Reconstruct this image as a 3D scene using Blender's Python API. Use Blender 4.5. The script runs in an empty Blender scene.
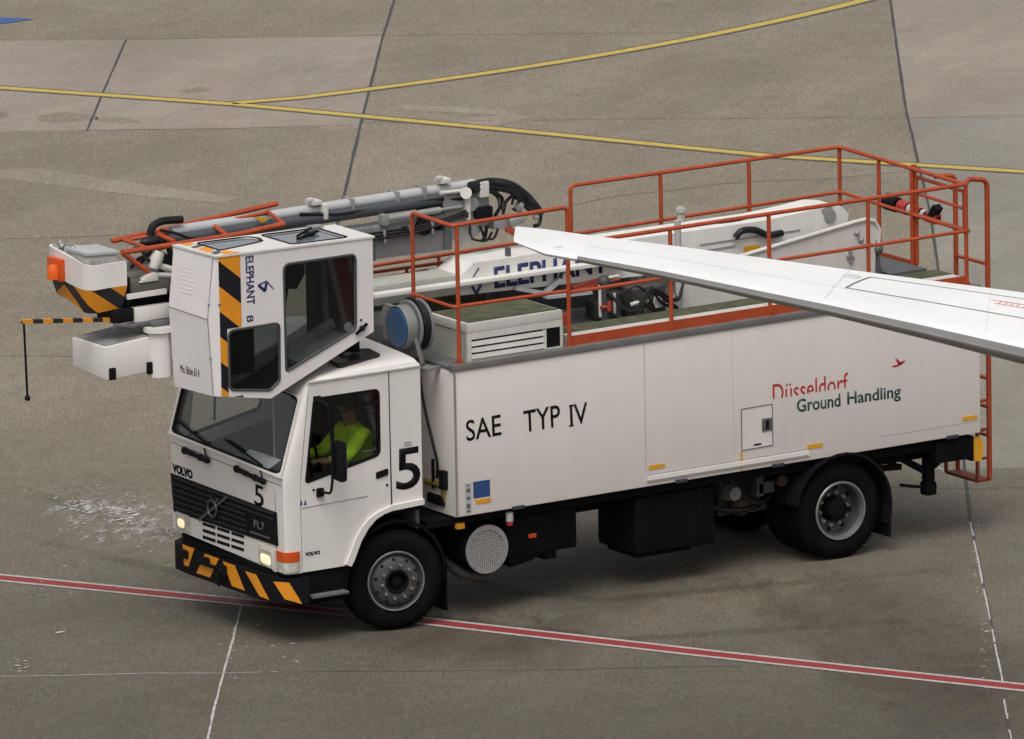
import bpy, bmesh, math, random
from mathutils import Vector, Matrix, noise
R = math.radians
random.seed(7)
S = bpy.context.scene
COL = S.collection

# ------------------------------------------------------------------ camera
CAM = Vector((-53.14874336, -88.21301651, 24.34592407))
FW = Vector((0.52206029, 0.82787593, -0.20512067)).normalized()
RT = Vector((0.84366814, -0.53655305, -0.01830003))
RT = (RT - FW * RT.dot(FW)).normalized()
UP = RT.cross(FW).normalized()
FPX = 10707.75
cd = bpy.data.cameras.new('camera'); cam = bpy.data.objects.new('camera', cd); COL.objects.link(cam)
cd.sensor_width = 36; cd.sensor_fit = 'HORIZONTAL'; cd.lens = FPX / 1024 * 36
cd.clip_start = 1; cd.clip_end = 3000
M = Matrix((RT, UP, -FW)).transposed().to_4x4(); M.translation = CAM
cam.matrix_world = M
S.camera = cam

# ------------------------------------------------------------------ light
EL, AZ = R(62), R(222)
w = bpy.data.worlds.new('World'); S.world = w; w.use_nodes = True
nt = w.node_tree; nt.nodes.clear()
sky = nt.nodes.new('ShaderNodeTexSky'); sky.sky_type = 'NISHITA'; sky.sun_disc = False
sky.sun_elevation = EL; sky.sun_rotation = AZ; sky.dust_density = 6; sky.air_density = 1.0; sky.ozone_density = 1.0
hs = nt.nodes.new('ShaderNodeHueSaturation'); hs.inputs['Saturation'].default_value = 0.12
bg = nt.nodes.new('ShaderNodeBackground'); bg.inputs['Strength'].default_value = 0.13
out = nt.nodes.new('ShaderNodeOutputWorld')
nt.links.new(sky.outputs[0], hs.inputs['Color']); nt.links.new(hs.outputs[0], bg.inputs[0]); nt.links.new(bg.outputs[0], out.inputs[0])
sd = bpy.data.lights.new('sun', 'SUN'); sun = bpy.data.objects.new('sun', sd); COL.objects.link(sun)
sd.energy = 1.1; sd.angle = R(35); sd.color = (1.0, 0.94, 0.86)
sv = Vector((math.sin(AZ) * math.cos(EL), math.cos(AZ) * math.cos(EL), math.sin(EL)))
sun.rotation_euler = sv.to_track_quat('Z', 'Y').to_euler()
S.view_settings.view_transform = 'Standard'; S.view_settings.look = 'None'
S.view_settings.gamma = 1; S.view_settings.use_curve_mapping = False
S.view_settings.exposure = 0.1
S.render.engine = 'CYCLES'
S.cycles.max_bounces = 8; S.cycles.transparent_max_bounces = 16

def at(px, py, **kw):
    """point on the plane x=, y= or z= that the camera sees at a pixel of the 1024x739 picture"""
    (ax, val), = kw.items(); i = 'xyz'.index(ax)
    v = FW + RT * ((px - 512) / FPX) - UP * ((py - 369.5) / FPX)
    return CAM + v * ((val - CAM[i]) / v[i])

# ------------------------------------------------------------------ materials
MATS = {}
def mat(name, col, rough=0.5, metal=0.0, var=0.0, vscale=3.0, dirt=None, dscale=1.5, damt=0.0, bump=0.0, bscale=60.0, coat=0.0, emit=None, spec=None):
    if name in MATS: return MATS[name]
    m = bpy.data.materials.new(name); m.use_nodes = True; n = m.node_tree; MATS[name] = m
    b = n.nodes['Principled BSDF']
    b.inputs['Base Color'].default_value = (*col, 1); b.inputs['Roughness'].default_value = rough; b.inputs['Metallic'].default_value = metal
    if spec is not None: b.inputs['Specular IOR Level'].default_value = spec
    if coat: b.inputs['Coat Weight'].default_value = coat; b.inputs['Coat Roughness'].default_value = 0.12
    tc = n.nodes.new('ShaderNodeTexCoord'); src = None
    if var or damt:
        if var:
            no = n.nodes.new('ShaderNodeTexNoise'); no.inputs['Scale'].default_value = vscale; no.inputs['Detail'].default_value = 6
            n.links.new(tc.outputs['Object'], no.inputs['Vector'])
            mr = n.nodes.new('ShaderNodeMapRange'); mr.inputs[1].default_value = .3; mr.inputs[2].default_value = .7
            mr.inputs[3].default_value = 1 - var; mr.inputs[4].default_value = 1 + var * .5
            n.links.new(no.outputs['Fac'], mr.inputs[0])
            hv = n.nodes.new('ShaderNodeHueSaturation'); hv.inputs['Color'].default_value = (*col, 1)
            n.links.new(mr.outputs[0], hv.inputs['Value']); src = hv.outputs[0]
        if damt:
            mp = n.nodes.new('ShaderNodeMapping'); mp.inputs['Scale'].default_value = (3, 3, .7)
            n.links.new(tc.outputs['Object'], mp.inputs[0])
            nd = n.nodes.new('ShaderNodeTexNoise'); nd.inputs['Scale'].default_value = dscale; nd.inputs['Detail'].default_value = 8; nd.inputs['Roughness'].default_value = .65
            n.links.new(mp.outputs[0], nd.inputs['Vector'])
            cr = n.nodes.new('ShaderNodeMapRange'); cr.inputs[1].default_value = .48; cr.inputs[2].default_value = .75; cr.inputs[4].default_value = damt
            n.links.new(nd.outputs['Fac'], cr.inputs[0])
            mx = n.nodes.new('ShaderNodeMixRGB'); mx.inputs[2].default_value = (*(dirt or (.2, .17, .13)), 1)
            if src: n.links.new(src, mx.inputs[1])
            else: mx.inputs[1].default_value = (*col, 1)
            n.links.new(cr.outputs[0], mx.inputs[0]); src = mx.outputs[0]
        n.links.new(src, b.inputs['Base Color'])
    if bump:
        nb = n.nodes.new('ShaderNodeTexNoise'); nb.inputs['Scale'].default_value = bscale; nb.inputs['Detail'].default_value = 4
        n.links.new(tc.outputs['Object'], nb.inputs['Vector'])
        bp = n.nodes.new('ShaderNodeBump'); bp.inputs['Strength'].default_value = bump; bp.inputs['Distance'].default_value = .02
        n.links.new(nb.outputs['Fac'], bp.inputs['Height']); n.links.new(bp.outputs[0], b.inputs['Normal'])
    if emit:
        b.inputs['Emission Color'].default_value = (*emit[0], 1); b.inputs['Emission Strength'].default_value = emit[1]
    return m
def glass(name, tint, base=.05, gain=.6, rough=0.02):
    """thin pane: tinted see-through, mirror share rising towards grazing angles (the same from both sides)"""
    m = bpy.data.materials.new(name); m.use_nodes = True; n = m.node_tree; n.nodes.clear()
    o = n.nodes.new('ShaderNodeOutputMaterial'); t = n.nodes.new('ShaderNodeBsdfTransparent'); t.inputs[0].default_value = (*tint, 1)
    g = n.nodes.new('ShaderNodeBsdfGlossy'); g.inputs['Roughness'].default_value = rough; g.inputs[0].default_value = (.9, .93, .93, 1)
    f = n.nodes.new('ShaderNodeLayerWeight'); f.inputs['Blend'].default_value = .5
    pw = n.nodes.new('ShaderNodeMath'); pw.operation = 'POWER'; pw.inputs[1].default_value = 4
    ma = n.nodes.new('ShaderNodeMath'); ma.operation = 'MULTIPLY_ADD'; ma.inputs[1].default_value = gain; ma.inputs[2].default_value = base
    n.links.new(f.outputs['Facing'], pw.inputs[0]); n.links.new(pw.outputs[0], ma.inputs[0])
    x = n.nodes.new('ShaderNodeMixShader'); n.links.new(ma.outputs[0], x.inputs[0]); n.links.new(t.outputs[0], x.inputs[1]); n.links.new(g.outputs[0], x.inputs[2])
    n.links.new(x.outputs[0], o.inputs[0]); MATS[name] = m
    return m
WHITE = mat('white_paint', (.70, .67, .64), .38, var=.04, vscale=1.6, damt=.14, dirt=(.32, .28, .22), coat=.3)
BOXW = mat('white_panel', (.65, .603, .572), .5, var=.03, vscale=1.1, damt=.09, dirt=(.32, .28, .23))
CABINW = mat('cabin_white', (.70, .665, .665), .42, var=.03, vscale=2.0, damt=.08, dirt=(.4, .36, .32))
OLDW = mat('worn_white', (.60, .58, .54), .5, var=.08, vscale=4, damt=.3, dirt=(.25, .22, .18))
CREAM = mat('cream_grey', (.42, .42, .37), .55, var=.08, damt=.25)
GREY = mat('boom_grey', (.165, .158, .165), .5, var=.1, vscale=3, damt=.35, dirt=(.14, .13, .12))
LGREY = mat('light_grey', (.40, .41, .42), .45, var=.06, damt=.2)
DGREY = mat('dark_grey', (.085, .088, .095), .6, var=.15, damt=.2)
FLOORG = mat('deck_grey', (.13, .135, .14), .6, var=.2, vscale=2.5, damt=.5, dirt=(.26, .25, .24))
BLACK = mat('black_plastic', (.007, .007, .009), .6, var=.2, damt=.15, dirt=(.022, .02, .019), spec=.12)
RUBBER = mat('rubber', (.005, .005, .006), .85, var=.3, vscale=5, damt=.3, dirt=(.016, .014, .012), bump=.15, spec=.08)
CHASSIS = mat('chassis_black', (.004, .004, .005), .75, var=.3, damt=.2, dirt=(.014, .012, .011), spec=.12)
HOSE = mat('hose_black', (.009, .009, .010), .5, spec=.3)
RED = mat('rail_orange_red', (.375, .056, .0145), .5, var=.2, vscale=6, damt=.3, dirt=(.22, .06, .03))
REDDK = mat('dark_red_paint', (.32, .045, .02), .55, var=.15, damt=.2)
ORANGE = mat('hazard_orange', (.72, .27, .012), .5, var=.08, damt=.15, dirt=(.3, .16, .04))
HBLACK = mat('hazard_black', (.010, .009, .013), .5, spec=.3)
GREEN = mat('green_grit', (.080, .084, .044), .9, var=.45, vscale=7, bump=.5, bscale=120, damt=.4, dirt=(.13, .12, .08))
BLUE = mat('reel_blue', (.018, .070, .16), .45, var=.1, damt=.2, dirt=(.06, .08, .1))
STICKB = mat('sticker_blue', (.02, .06, .19), .5)
NAVY = mat('navy_lettering', (.012, .022, .11), .5)
INK = mat('black_lettering', (.006, .006, .007), .6, spec=.15)
TXTRED = mat('red_lettering', (.42, .02, .022), .5)
TXTGRN = mat('green_grey_lettering', (.02, .055, .05), .5)
REFL = mat('amber_reflector', (.62, .30, .02), .3)
AMBER = mat('amber_lens', (.55, .075, .010), .25)
METAL = mat('bare_metal', (.42, .42, .42), .38, .8, var=.15, damt=.35, dirt=(.12, .11, .1))
RIM = mat('rim_grey', (.075, .073, .070), .5, .25, var=.15, vscale=8, damt=.45, dirt=(.07, .06, .05))
STEEL = mat('dull_steel', (.33, .33, .33), .5, .4, var=.15, damt=.3)
LAMPG = mat('lamp_glass', (.52, .50, .44), .12, var=.35, vscale=18, coat=.6)
DASH = mat('dash_grey', (.10, .10, .11), .7, var=.1)
LINER = mat('cab_lining', (.075, .068, .07), .85)
SEATM = mat('seat_cloth', (.045, .035, .04), .9, var=.2)
PAPER = mat('paper', (.86, .92, .89), .7)
HIVIS = mat('hi_vis_yellow', (.62, .95, .02), .75, var=.22, vscale=9, bump=1.0, bscale=9)
REFT = mat('reflective_tape', (.55, .56, .55), .35)
SKIN = mat('skin', (.36, .19, .13), .6)
HAIR = mat('dark_hair', (.03, .02, .015), .8)
TROUS = mat('navy_cloth', (.02, .022, .03), .9)
WING = mat('wing_white', (.83, .83, .83), .36, var=.06, vscale=1.3, damt=.22, dirt=(.58, .57, .56), coat=.2)
WINGLE = mat('leading_edge_metal', (.40, .39, .38), .34, .75, var=.1, vscale=4)
WINGLINE = mat('panel_gap', (.15, .15, .16), .7)
WINGFAINT = mat('rivet_grey', (.55, .55, .56), .6)
GLASS = glass('window_glass', (.74, .76, .75), .03)
WSGLASS = glass('windscreen_glass', (.90, .90, .90), .05)
DARKGLASS = glass('tinted_glass', (.5, .52, .53), .03)
ROOFGLASS = mat('roof_window_glass', (.14, .155, .175), .12, coat=.5)

# ------------------------------------------------------------------ mesh building
def V(*a): return Vector(a)
def rnd(pts, r, seg=5):
    """round the corners of a 2-D polygon"""
    o = []; n = len(pts)
    for i, p in enumerate(pts):
        p = Vector(p); a = Vector(pts[i - 1]) - p; b = Vector(pts[(i + 1) % n]) - p
        rr = r[i] if isinstance(r, (list, tuple)) else r
        rr = min(rr, a.length * .48, b.length * .48)
        if rr <= 1e-5: o.append(tuple(p)); continue
        s, e = p + a.normalized() * rr, p + b.normalized() * rr
        for k in range(seg + 1):
            t = k / seg; q = s * (1 - t) ** 2 + p * 2 * t * (1 - t) + e * t * t; o.append(tuple(q))
    return o
def loose_groups(bm):
    """sets of vertex indices of the far-apart pieces of a mesh"""
    bm.verts.index_update(); bm.verts.ensure_lookup_table(); seen = set(); isl = []
    for v in bm.verts:
        if v.index in seen: continue
        st = [v]; seen.add(v.index); c = []
        while st:
            q = st.pop(); c.append(q)
            for e in q.link_edges:
                o = e.other_vert(q)
                if o.index not in seen: seen.add(o.index); st.append(o)
        lo = [min(q.co[i] for q in c) for i in range(3)]; hi = [max(q.co[i] for q in c) for i in range(3)]
        isl.append(({q.index for q in c}, lo, hi, max(h - l for h, l in zip(hi, lo))))
    n = len(isl)
    if n > 150: return None
    par = list(range(n))
    def find(a):
        while par[a] != a: a = par[a]
        return a
    for a in range(n):
        for b in range(a):
            A, B = isl[a], isl[b]
            g = math.sqrt(sum(max(0, A[1][i] - B[2][i], B[1][i] - A[2][i]) ** 2 for i in range(3)))
            if g <= max(.02, .5 * max(A[3], B[3])): par[find(a)] = find(b)
    out = {}
    for a in range(n): out.setdefault(find(a), set()).update(isl[a][0])
    return list(out.values())
class MB:
    def __init__(s): s.bm = bmesh.new(); s.mi = 0
    def face(s, pts):
        f = s.bm.faces.new([s.bm.verts.new(p) for p in pts]); f.material_index = s.mi; return f
    def hexa(s, p, b=0.0):
        vs = [s.bm.verts.new(q) for q in p]
        fs = [s.bm.faces.new([vs[i] for i in f]) for f in ((3, 2, 1, 0), (4, 5, 6, 7), (0, 1, 5, 4), (1, 2, 6, 5), (2, 3, 7, 6), (3, 0, 4, 7))]
        for f in fs: f.material_index = s.mi
        if b:
            es = list({e for f in fs for e in f.edges})
            r = bmesh.ops.bevel(s.bm, geom=es, offset=b, segments=2, profile=.6, affect='EDGES', clamp_overlap=True)
            for f in r['faces']: f.material_index = s.mi
    def box(s, x0, x1, y0, y1, z0, z1, b=0.0):
        s.hexa([(x0, y0, z0), (x1, y0, z0), (x1, y1, z0), (x0, y1, z0), (x0, y0, z1), (x1, y0, z1), (x1, y1, z1), (x0, y1, z1)], b)
        return s
    def bar(s, p0, p1, w, h, up=(0, 0, 1), b=0.0):
        p0, p1 = Vector(p0), Vector(p1); d = (p1 - p0).normalized(); u = Vector(up)
        sd = d.cross(u).normalized() * w / 2; u = sd.cross(d).normalized() * h / 2
        s.hexa([p0 - sd - u, p1 - sd - u, p1 + sd - u, p0 + sd - u, p0 - sd + u, p1 - sd + u, p1 + sd + u, p0 + sd + u], b)
        return s
    def panel3(s, outer, holes, o, ux, uy, th):
        """flat plate with holes: 2-D loops mapped to o + a*ux + b*uy, thickness along ux x uy"""
        o, ux, uy = Vector(o), Vector(ux), Vector(uy); nz = ux.cross(uy).normalized() * th
        loops = []; es = []
        for lp in [outer] + list(holes):
            vs = [s.bm.verts.new(o + ux * a + uy * b) for a, b in lp]; loops.append(vs)
            es += [s.bm.edges.new((vs[i], vs[(i + 1) % len(vs)])) for i in range(len(vs))]
        r = bmesh.ops.triangle_fill(s.bm, edges=es, use_beauty=True, use_dissolve=False)
        fs = [f for f in r['geom'] if isinstance(f, bmesh.types.BMFace)]
        cp = {}
        for lp in loops:
            for v in lp: cp[v] = s.bm.verts.new(v.co + nz)
        for f in fs:
            f.material_index = s.mi
            g = s.bm.faces.new([cp[v] for v in reversed(f.verts)]); g.material_index = s.mi
        for lp in loops:
            n = len(lp)
            for i in range(n):
                a, b = lp[i], lp[(i + 1) % n]; g = s.bm.faces.new([a, b, cp[b], cp[a]]); g.material_index = s.mi
        bmesh.ops.recalc_face_normals(s.bm, faces=s.bm.faces)
        return s
    def prism(s, poly, axis, a0, a1, holes=()):
        if axis == 'y': return s.panel3(poly, holes, (0, a0, 0), (1, 0, 0), (0, 0, 1), a0 - a1)
        if axis == 'x': return s.panel3(poly, holes, (a0, 0, 0), (0, 1, 0), (0, 0, 1), a1 - a0)
        return s.panel3(poly, holes, (0, 0, a0), (1, 0, 0), (0, 1, 0), a1 - a0)
    def plate(s, pts, th):
        """flat 3-D polygon given thickness along its normal towards the given vector"""
        pts = [Vector(p) for p in pts]; th = Vector(th)
        a = [s.bm.verts.new(p) for p in pts]; b = [s.bm.verts.new(p + th) for p in pts]; n = len(a)
        fs = [s.bm.faces.new(a), s.bm.faces.new(b[::-1])] + [s.bm.faces.new([a[i], b[i], b[(i + 1) % n], a[(i + 1) % n]]) for i in range(n)]
        for f in fs: f.material_index = s.mi
        bmesh.ops.recalc_face_normals(s.bm, faces=fs)
        return s
    def tube(s, pts, r, seg=8, bend=0.0, closed=False):
        pts = [Vector(p) for p in pts]
        if bend:
            q = []
            for i, p in enumerate(pts):
                if i in (0, len(pts) - 1): q.append(p); continue
                a, b = pts[i - 1] - p, pts[i + 1] - p; rr = min(bend, a.length * .45, b.length * .45)
                s0, e0 = p + a.normalized() * rr, p + b.normalized() * rr
                for k in range(6):
                    t = k / 5; q.append(s0 * (1 - t) ** 2 + p * 2 * t * (1 - t) + e0 * t * t)
            pts = q
        n = len(pts); rings = []; prev = None
        for i in range(n):
            d = ((pts[min(i + 1, n - 1)] - pts[max(i - 1, 0)])).normalized()
            if prev is None:
                u = d.orthogonal().normalized()
            else:
                u = (prev - d * prev.dot(d)).normalized()
            prev = u; v = d.cross(u)
            rr = r[i] if isinstance(r, (list, tuple)) else r
            rings.append([s.bm.verts.new(pts[i] + (u * math.cos(2 * math.pi * k / seg) + v * math.sin(2 * math.pi * k / seg)) * rr) for k in range(seg)])
        for a, b in zip(rings, rings[1:]):
            for k in range(seg):
                f = s.bm.faces.new([a[k], a[(k + 1) % seg], b[(k + 1) % seg], b[k]]); f.material_index = s.mi
        for f in (s.bm.faces.new(rings[0][::-1]), s.bm.faces.new(rings[-1])): f.material_index = s.mi
        return s
    def curve(s, pts, r, seg=7, n=8):
        """smooth tube through points (Catmull-Rom)"""
        P = [Vector(p) for p in pts]; P = [P[0] * 2 - P[1]] + P + [P[-1] * 2 - P[-2]]; q = []
        for i in range(1, len(P) - 2):
            for k in range(n):
                t = k / n; a, b, c, d = P[i - 1:i + 3]
                q.append(.5 * ((2 * b) + (c - a) * t + (2 * a - 5 * b + 4 * c - d) * t * t + (3 * b - a - 3 * c + d) * t ** 3))
        q.append(P[-2]); return s.tube(q, r, seg)
    def cyl(s, p0, p1, r, seg=20): return s.tube([p0, p1], r, seg)
    def lathe(s, prof, o=(0, 0, 0), ax=(0, 1, 0), seg=40):
        o = Vector(o); ax = Vector(ax).normalized(); u = ax.orthogonal().normalized(); v = ax.cross(u); rings = []
        for rr, h in prof:
            if rr < 1e-6: rings.append([s.bm.verts.new(o + ax * h)])
            else: rings.append([s.bm.verts.new(o + ax * h + (u * math.cos(2 * math.pi * k / seg) + v * math.sin(2 * math.pi * k / seg)) * rr) for k in range(seg)])
        fs = []
        for a, b in zip(rings, rings[1:]):
            for k in range(seg):
                k2 = (k + 1) % seg
                if len(a) == 1 and len(b) == 1: continue
                if len(a) == 1: f = s.bm.faces.new([a[0], b[k2], b[k]])
                elif len(b) == 1: f = s.bm.faces.new([a[k], a[k2], b[0]])
                else: f = s.bm.faces.new([a[k], a[k2], b[k2], b[k]])
                f.material_index = s.mi; fs.append(f)
        return s
    def loft(s, rings, cap=True, close=True):
        rr = [[s.bm.verts.new(p) for p in r] for r in rings]; n = len(rr[0])
        for a, b in zip(rr, rr[1:]):
            for k in range(n if close else n - 1):
                f = s.bm.faces.new([a[k], a[(k + 1) % n], b[(k + 1) % n], b[k]]); f.material_index = s.mi
        if cap:
            for f in (s.bm.faces.new(rr[0][::-1]), s.bm.faces.new(rr[-1])): f.material_index = s.mi
        return s
    def ball(s, c, r, seg=14):
        c = Vector(c); r = Vector(r) if not isinstance(r, (int, float)) else Vector((r, r, r))
        m = Matrix.Translation(c) @ Matrix.Diagonal((*r, 1))
        g = bmesh.ops.create_uvsphere(s.bm, u_segments=seg, v_segments=seg // 2 + 2, radius=1, matrix=m)
        for v in g['verts']:
            for f in v.link_faces: f.material_index = s.mi
        return s
    def build(s, name, m, parent=None, smooth=38, loc=None, rec=True, shear=0.0):
        if rec: bmesh.ops.recalc_face_normals(s.bm, faces=s.bm.faces)
        if shear:
            for v in s.bm.verts: v.co.z += shear * (v.co.y - .06)
        groups = loose_groups(s.bm) if parent is not None else None
        if groups and len(groups) > 1:
            one = name[:-1] if name.endswith('s') and not name.endswith('ss') else name
            first = None
            for g in groups:
                b2 = s.bm.copy(); b2.verts.ensure_lookup_table()
                bmesh.ops.delete(b2, geom=[v for v in b2.verts if v.index not in g], context='VERTS')
                me = bpy.data.meshes.new(one); b2.to_mesh(me); b2.free(); o = link(one, me, m, parent, smooth, loc); first = first or o
            s.bm.free(); return first
        me = bpy.data.meshes.new(name); s.bm.to_mesh(me); s.bm.free()
        return link(name, me, m, parent, smooth, loc)
def link(name, me, m, parent=None, smooth=38, loc=None):
    for q in (m if isinstance(m, (list, tuple)) else [m]): me.materials.append(q)
    if smooth:
        for p in me.polygons: p.use_smooth = True
        me.set_sharp_from_angle(angle=R(smooth))
    o = bpy.data.objects.new(name, me); COL.objects.link(o)
    if loc is not None: o.location = loc
    if parent: adopt(o, parent)
    return o
def wm(o):
    m = o.matrix_basis.copy()
    return wm(o.parent) @ o.matrix_parent_inverse @ m if o.parent else m
def adopt(o, parent):
    o.parent = parent; o.matrix_parent_inverse = wm(parent).inverted()
def empty(name, loc):
    o = bpy.data.objects.new(name, None); COL.objects.link(o); o.location = loc; o.empty_display_size = .3; return o
def tag(o, label=None, cat=None, group=None, kind=None):
    if label: o['label'] = label
    if cat: o['category'] = cat
    if group: o['group'] = group
    if kind: o['kind'] = kind
    return o
def text(name, s, bl, br, tl, m, parent, lift=None, bold=0.0, cut=None, depth=.003, space=1.0):
    """letters fitted to the parallelogram bl-br-tl, standing a few mm proud of the surface"""
    cu = bpy.data.curves.new(name, 'FONT'); cu.body = s; cu.size = 1; cu.offset = bold; cu.space_character = space; cu.resolution_u = 4
    tmp = bpy.data.objects.new('text_source', cu); COL.objects.link(tmp)
    me = bpy.data.meshes.new_from_object(tmp.evaluated_get(bpy.context.evaluated_depsgraph_get()))
    bpy.data.objects.remove(tmp); bpy.data.curves.remove(cu)
    bm = bmesh.new(); bm.from_mesh(me); bpy.data.meshes.remove(me)
    xs = [v.co.x for v in bm.verts]; ys = [v.co.y for v in bm.verts]; x0, x1, y0, y1 = min(xs), max(xs), min(ys), max(ys)
    for v in bm.verts: v.co = Vector(((v.co.x - x0) / (x1 - x0), (v.co.y - y0) / (y1 - y0), 0))
    if cut:
        bmesh.ops.bisect_plane(bm, geom=bm.verts[:] + bm.edges[:] + bm.faces[:], plane_co=(0, cut, 0), plane_no=(0, 1, 0), clear_inner=True)
        for v in bm.verts: v.co.y = (v.co.y - cut) / (1 - cut)
    bl, br, tl = Vector(bl), Vector(br), Vector(tl); ux, uy = br - bl, tl - bl
    nz = ux.cross(uy).normalized()
    off = nz * .003
    if lift: off = Vector(lift)
    for v in bm.verts: v.co = bl + ux * v.co.x + uy * v.co.y + off
    r = bmesh.ops.extrude_face_region(bm, geom=bm.faces[:])
    for v in [g for g in r['geom'] if isinstance(g, bmesh.types.BMVert)]: v.co -= nz * depth * .8
    bmesh.ops.recalc_face_normals(bm, faces=bm.faces)
    me = bpy.data.meshes.new(name); bm.to_mesh(me); bm.free()
    return link(name, me, m, parent, None)

# ------------------------------------------------------------------ ground
def concrete(name, c1, c2, dark=0.0, fine=1.0):
    m = bpy.data.materials.new(name); m.use_nodes = True; n = m.node_tree; b = n.nodes['Principled BSDF']
    tc = n.nodes.new('ShaderNodeTexCoord')
    def noise_(scale, detail, rough, mp=None):
        t = n.nodes.new('ShaderNodeTexNoise'); t.inputs['Scale'].default_value = scale; t.inputs['Detail'].default_value = detail; t.inputs['Roughness'].default_value = rough
        if mp:
            q = n.nodes.new('ShaderNodeMapping'); q.vector_type = 'TEXTURE'; q.inputs['Rotation'].default_value = (0, 0, mp[0]); q.inputs['Scale'].default_value = mp[1]
            n.links.new(tc.outputs['Object'], q.inputs[0]); n.links.new(q.outputs[0], t.inputs['Vector'])
        else: n.links.new(tc.outputs['Object'], t.inputs['Vector'])
        return t.outputs['Fac']
    def rng(src, a, b_, c, d):
        r = n.nodes.new('ShaderNodeMapRange'); r.inputs[1].default_value = a; r.inputs[2].default_value = b_; r.inputs[3].default_value = c; r.inputs[4].default_value = d
        n.links.new(src, r.inputs[0]); return r.outputs[0]
    def mul(a, b_):
        q = n.nodes.new('ShaderNodeMath'); q.operation = 'MULTIPLY'; n.links.new(a, q.inputs[0]); n.links.new(b_, q.inputs[1]); return q.outputs[0]
    mix = n.nodes.new('ShaderNodeMixRGB'); mix.inputs[1].default_value = (*c1, 1); mix.inputs[2].default_value = (*c2, 1)
    n.links.new(rng(noise_(.16, 5, .6), .35, .65, 0, 1), mix.inputs[0])
    big = rng(noise_(.5, 8, .68, (R(40), (2.2, 1, 1))), .32, .7, 1.13, .80)
    med = rng(noise_(2.2, 6, .7), .3, .7, .92, 1.07)
    rake = (R(57.8), (4.2, 1, 1))
    fin = rng(noise_(34, 3, .75, rake), .28, .72, 1 - .36 * fine, 1 + .38 * fine)
    grain = rng(noise_(11, 4, .8, rake), .3, .7, 1 - .15 * fine, 1 + .14 * fine)
    val = mul(mul(big, med), mul(fin, grain))
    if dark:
        # tone darkens gradually towards the camera, wobbled by noise
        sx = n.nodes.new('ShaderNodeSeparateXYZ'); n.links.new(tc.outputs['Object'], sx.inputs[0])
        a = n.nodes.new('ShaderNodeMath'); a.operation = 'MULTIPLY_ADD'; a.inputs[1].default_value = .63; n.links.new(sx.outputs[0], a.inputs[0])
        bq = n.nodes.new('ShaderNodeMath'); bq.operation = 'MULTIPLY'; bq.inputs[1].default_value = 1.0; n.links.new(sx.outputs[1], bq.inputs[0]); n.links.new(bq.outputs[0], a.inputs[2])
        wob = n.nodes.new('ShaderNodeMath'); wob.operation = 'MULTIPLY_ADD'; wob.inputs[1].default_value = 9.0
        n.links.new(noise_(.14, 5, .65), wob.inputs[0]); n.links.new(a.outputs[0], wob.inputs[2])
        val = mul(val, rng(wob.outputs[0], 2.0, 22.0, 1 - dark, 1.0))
    tint = n.nodes.new('ShaderNodeMixRGB'); tint.blend_type = 'MULTIPLY'; tint.inputs[0].default_value = 1
    tcol = n.nodes.new('ShaderNodeMixRGB'); tcol.inputs[1].default_value = (1.05, .985, .96, 1); tcol.inputs[2].default_value = (.985, 1.005, .96, 1)
    n.links.new(rng(noise_(1.6, 5, .7, rake), .38, .62, 0, 1), tcol.inputs[0]); n.links.new(mix.outputs[0], tint.inputs[1]); n.links.new(tcol.outputs[0], tint.inputs[2])
    hv = n.nodes.new('ShaderNodeHueSaturation'); n.links.new(tint.outputs[0], hv.inputs['Color']); n.links.new(val, hv.inputs['Value'])
    n.links.new(hv.outputs[0], b.inputs['Base Color'])
    n.links.new(rng(noise_(.7, 5, .6), .3, .7, .62, .9), b.inputs['Roughness'])
    bp = n.nodes.new('ShaderNodeBump'); bp.inputs['Strength'].default_value = .35; bp.inputs['Distance'].default_value = .01
    n.links.new(noise_(55, 4, .7), bp.inputs['Height']); n.links.new(bp.outputs[0], b.inputs['Normal'])
    return m
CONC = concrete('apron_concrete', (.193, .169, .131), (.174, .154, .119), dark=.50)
PALE = concrete('pale_concrete', (.252, .215, .186), (.232, .203, .176), fine=.55)
MID = concrete('greyer_concrete', (.212, .196, .166), (.20, .19, .168), fine=.5)
WORN = concrete('worn_paint', (.236, .206, .168), (.216, .192, .156), fine=.9)
def paint(name, col, wear, scale=9):
    """road paint with its edges and face worn through in flakes"""
    m = mat(name, col, .65, var=.14, vscale=scale, damt=wear, dirt=(.12, .105, .085), dscale=5)
    return m
YEL = paint('yellow_line_paint', (.47, .345, .07), .4)
REDL = paint('red_line_paint', (.24, .018, .023), .4)
WHL = paint('white_line_paint', (.42, .385, .36), .6)
BLU = paint('blue_paint', (.035, .085, .26), .3)
BLKL = mat('black_line_border', (.10, .085, .066), .8, var=.3, damt=.3, dirt=(.15, .135, .105))
JOINT = mat('joint_seal', (.048, .048, .048), .7, var=.3, vscale=4)
CRACK = mat('crack_dark', (.105, .093, .073), .9, var=.35, vscale=2)
CHALK = mat('chalky_joint', (.46, .44, .42), .8, var=.35, vscale=14, damt=.8, dirt=(.14, .12, .1), dscale=6)
FOAM = mat('dried_foam', (.50, .47, .45), .8, var=.3, vscale=3)
STAIN = concrete('oil_stain', (.085, .074, .058), (.105, .09, .07), fine=.8)

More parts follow.
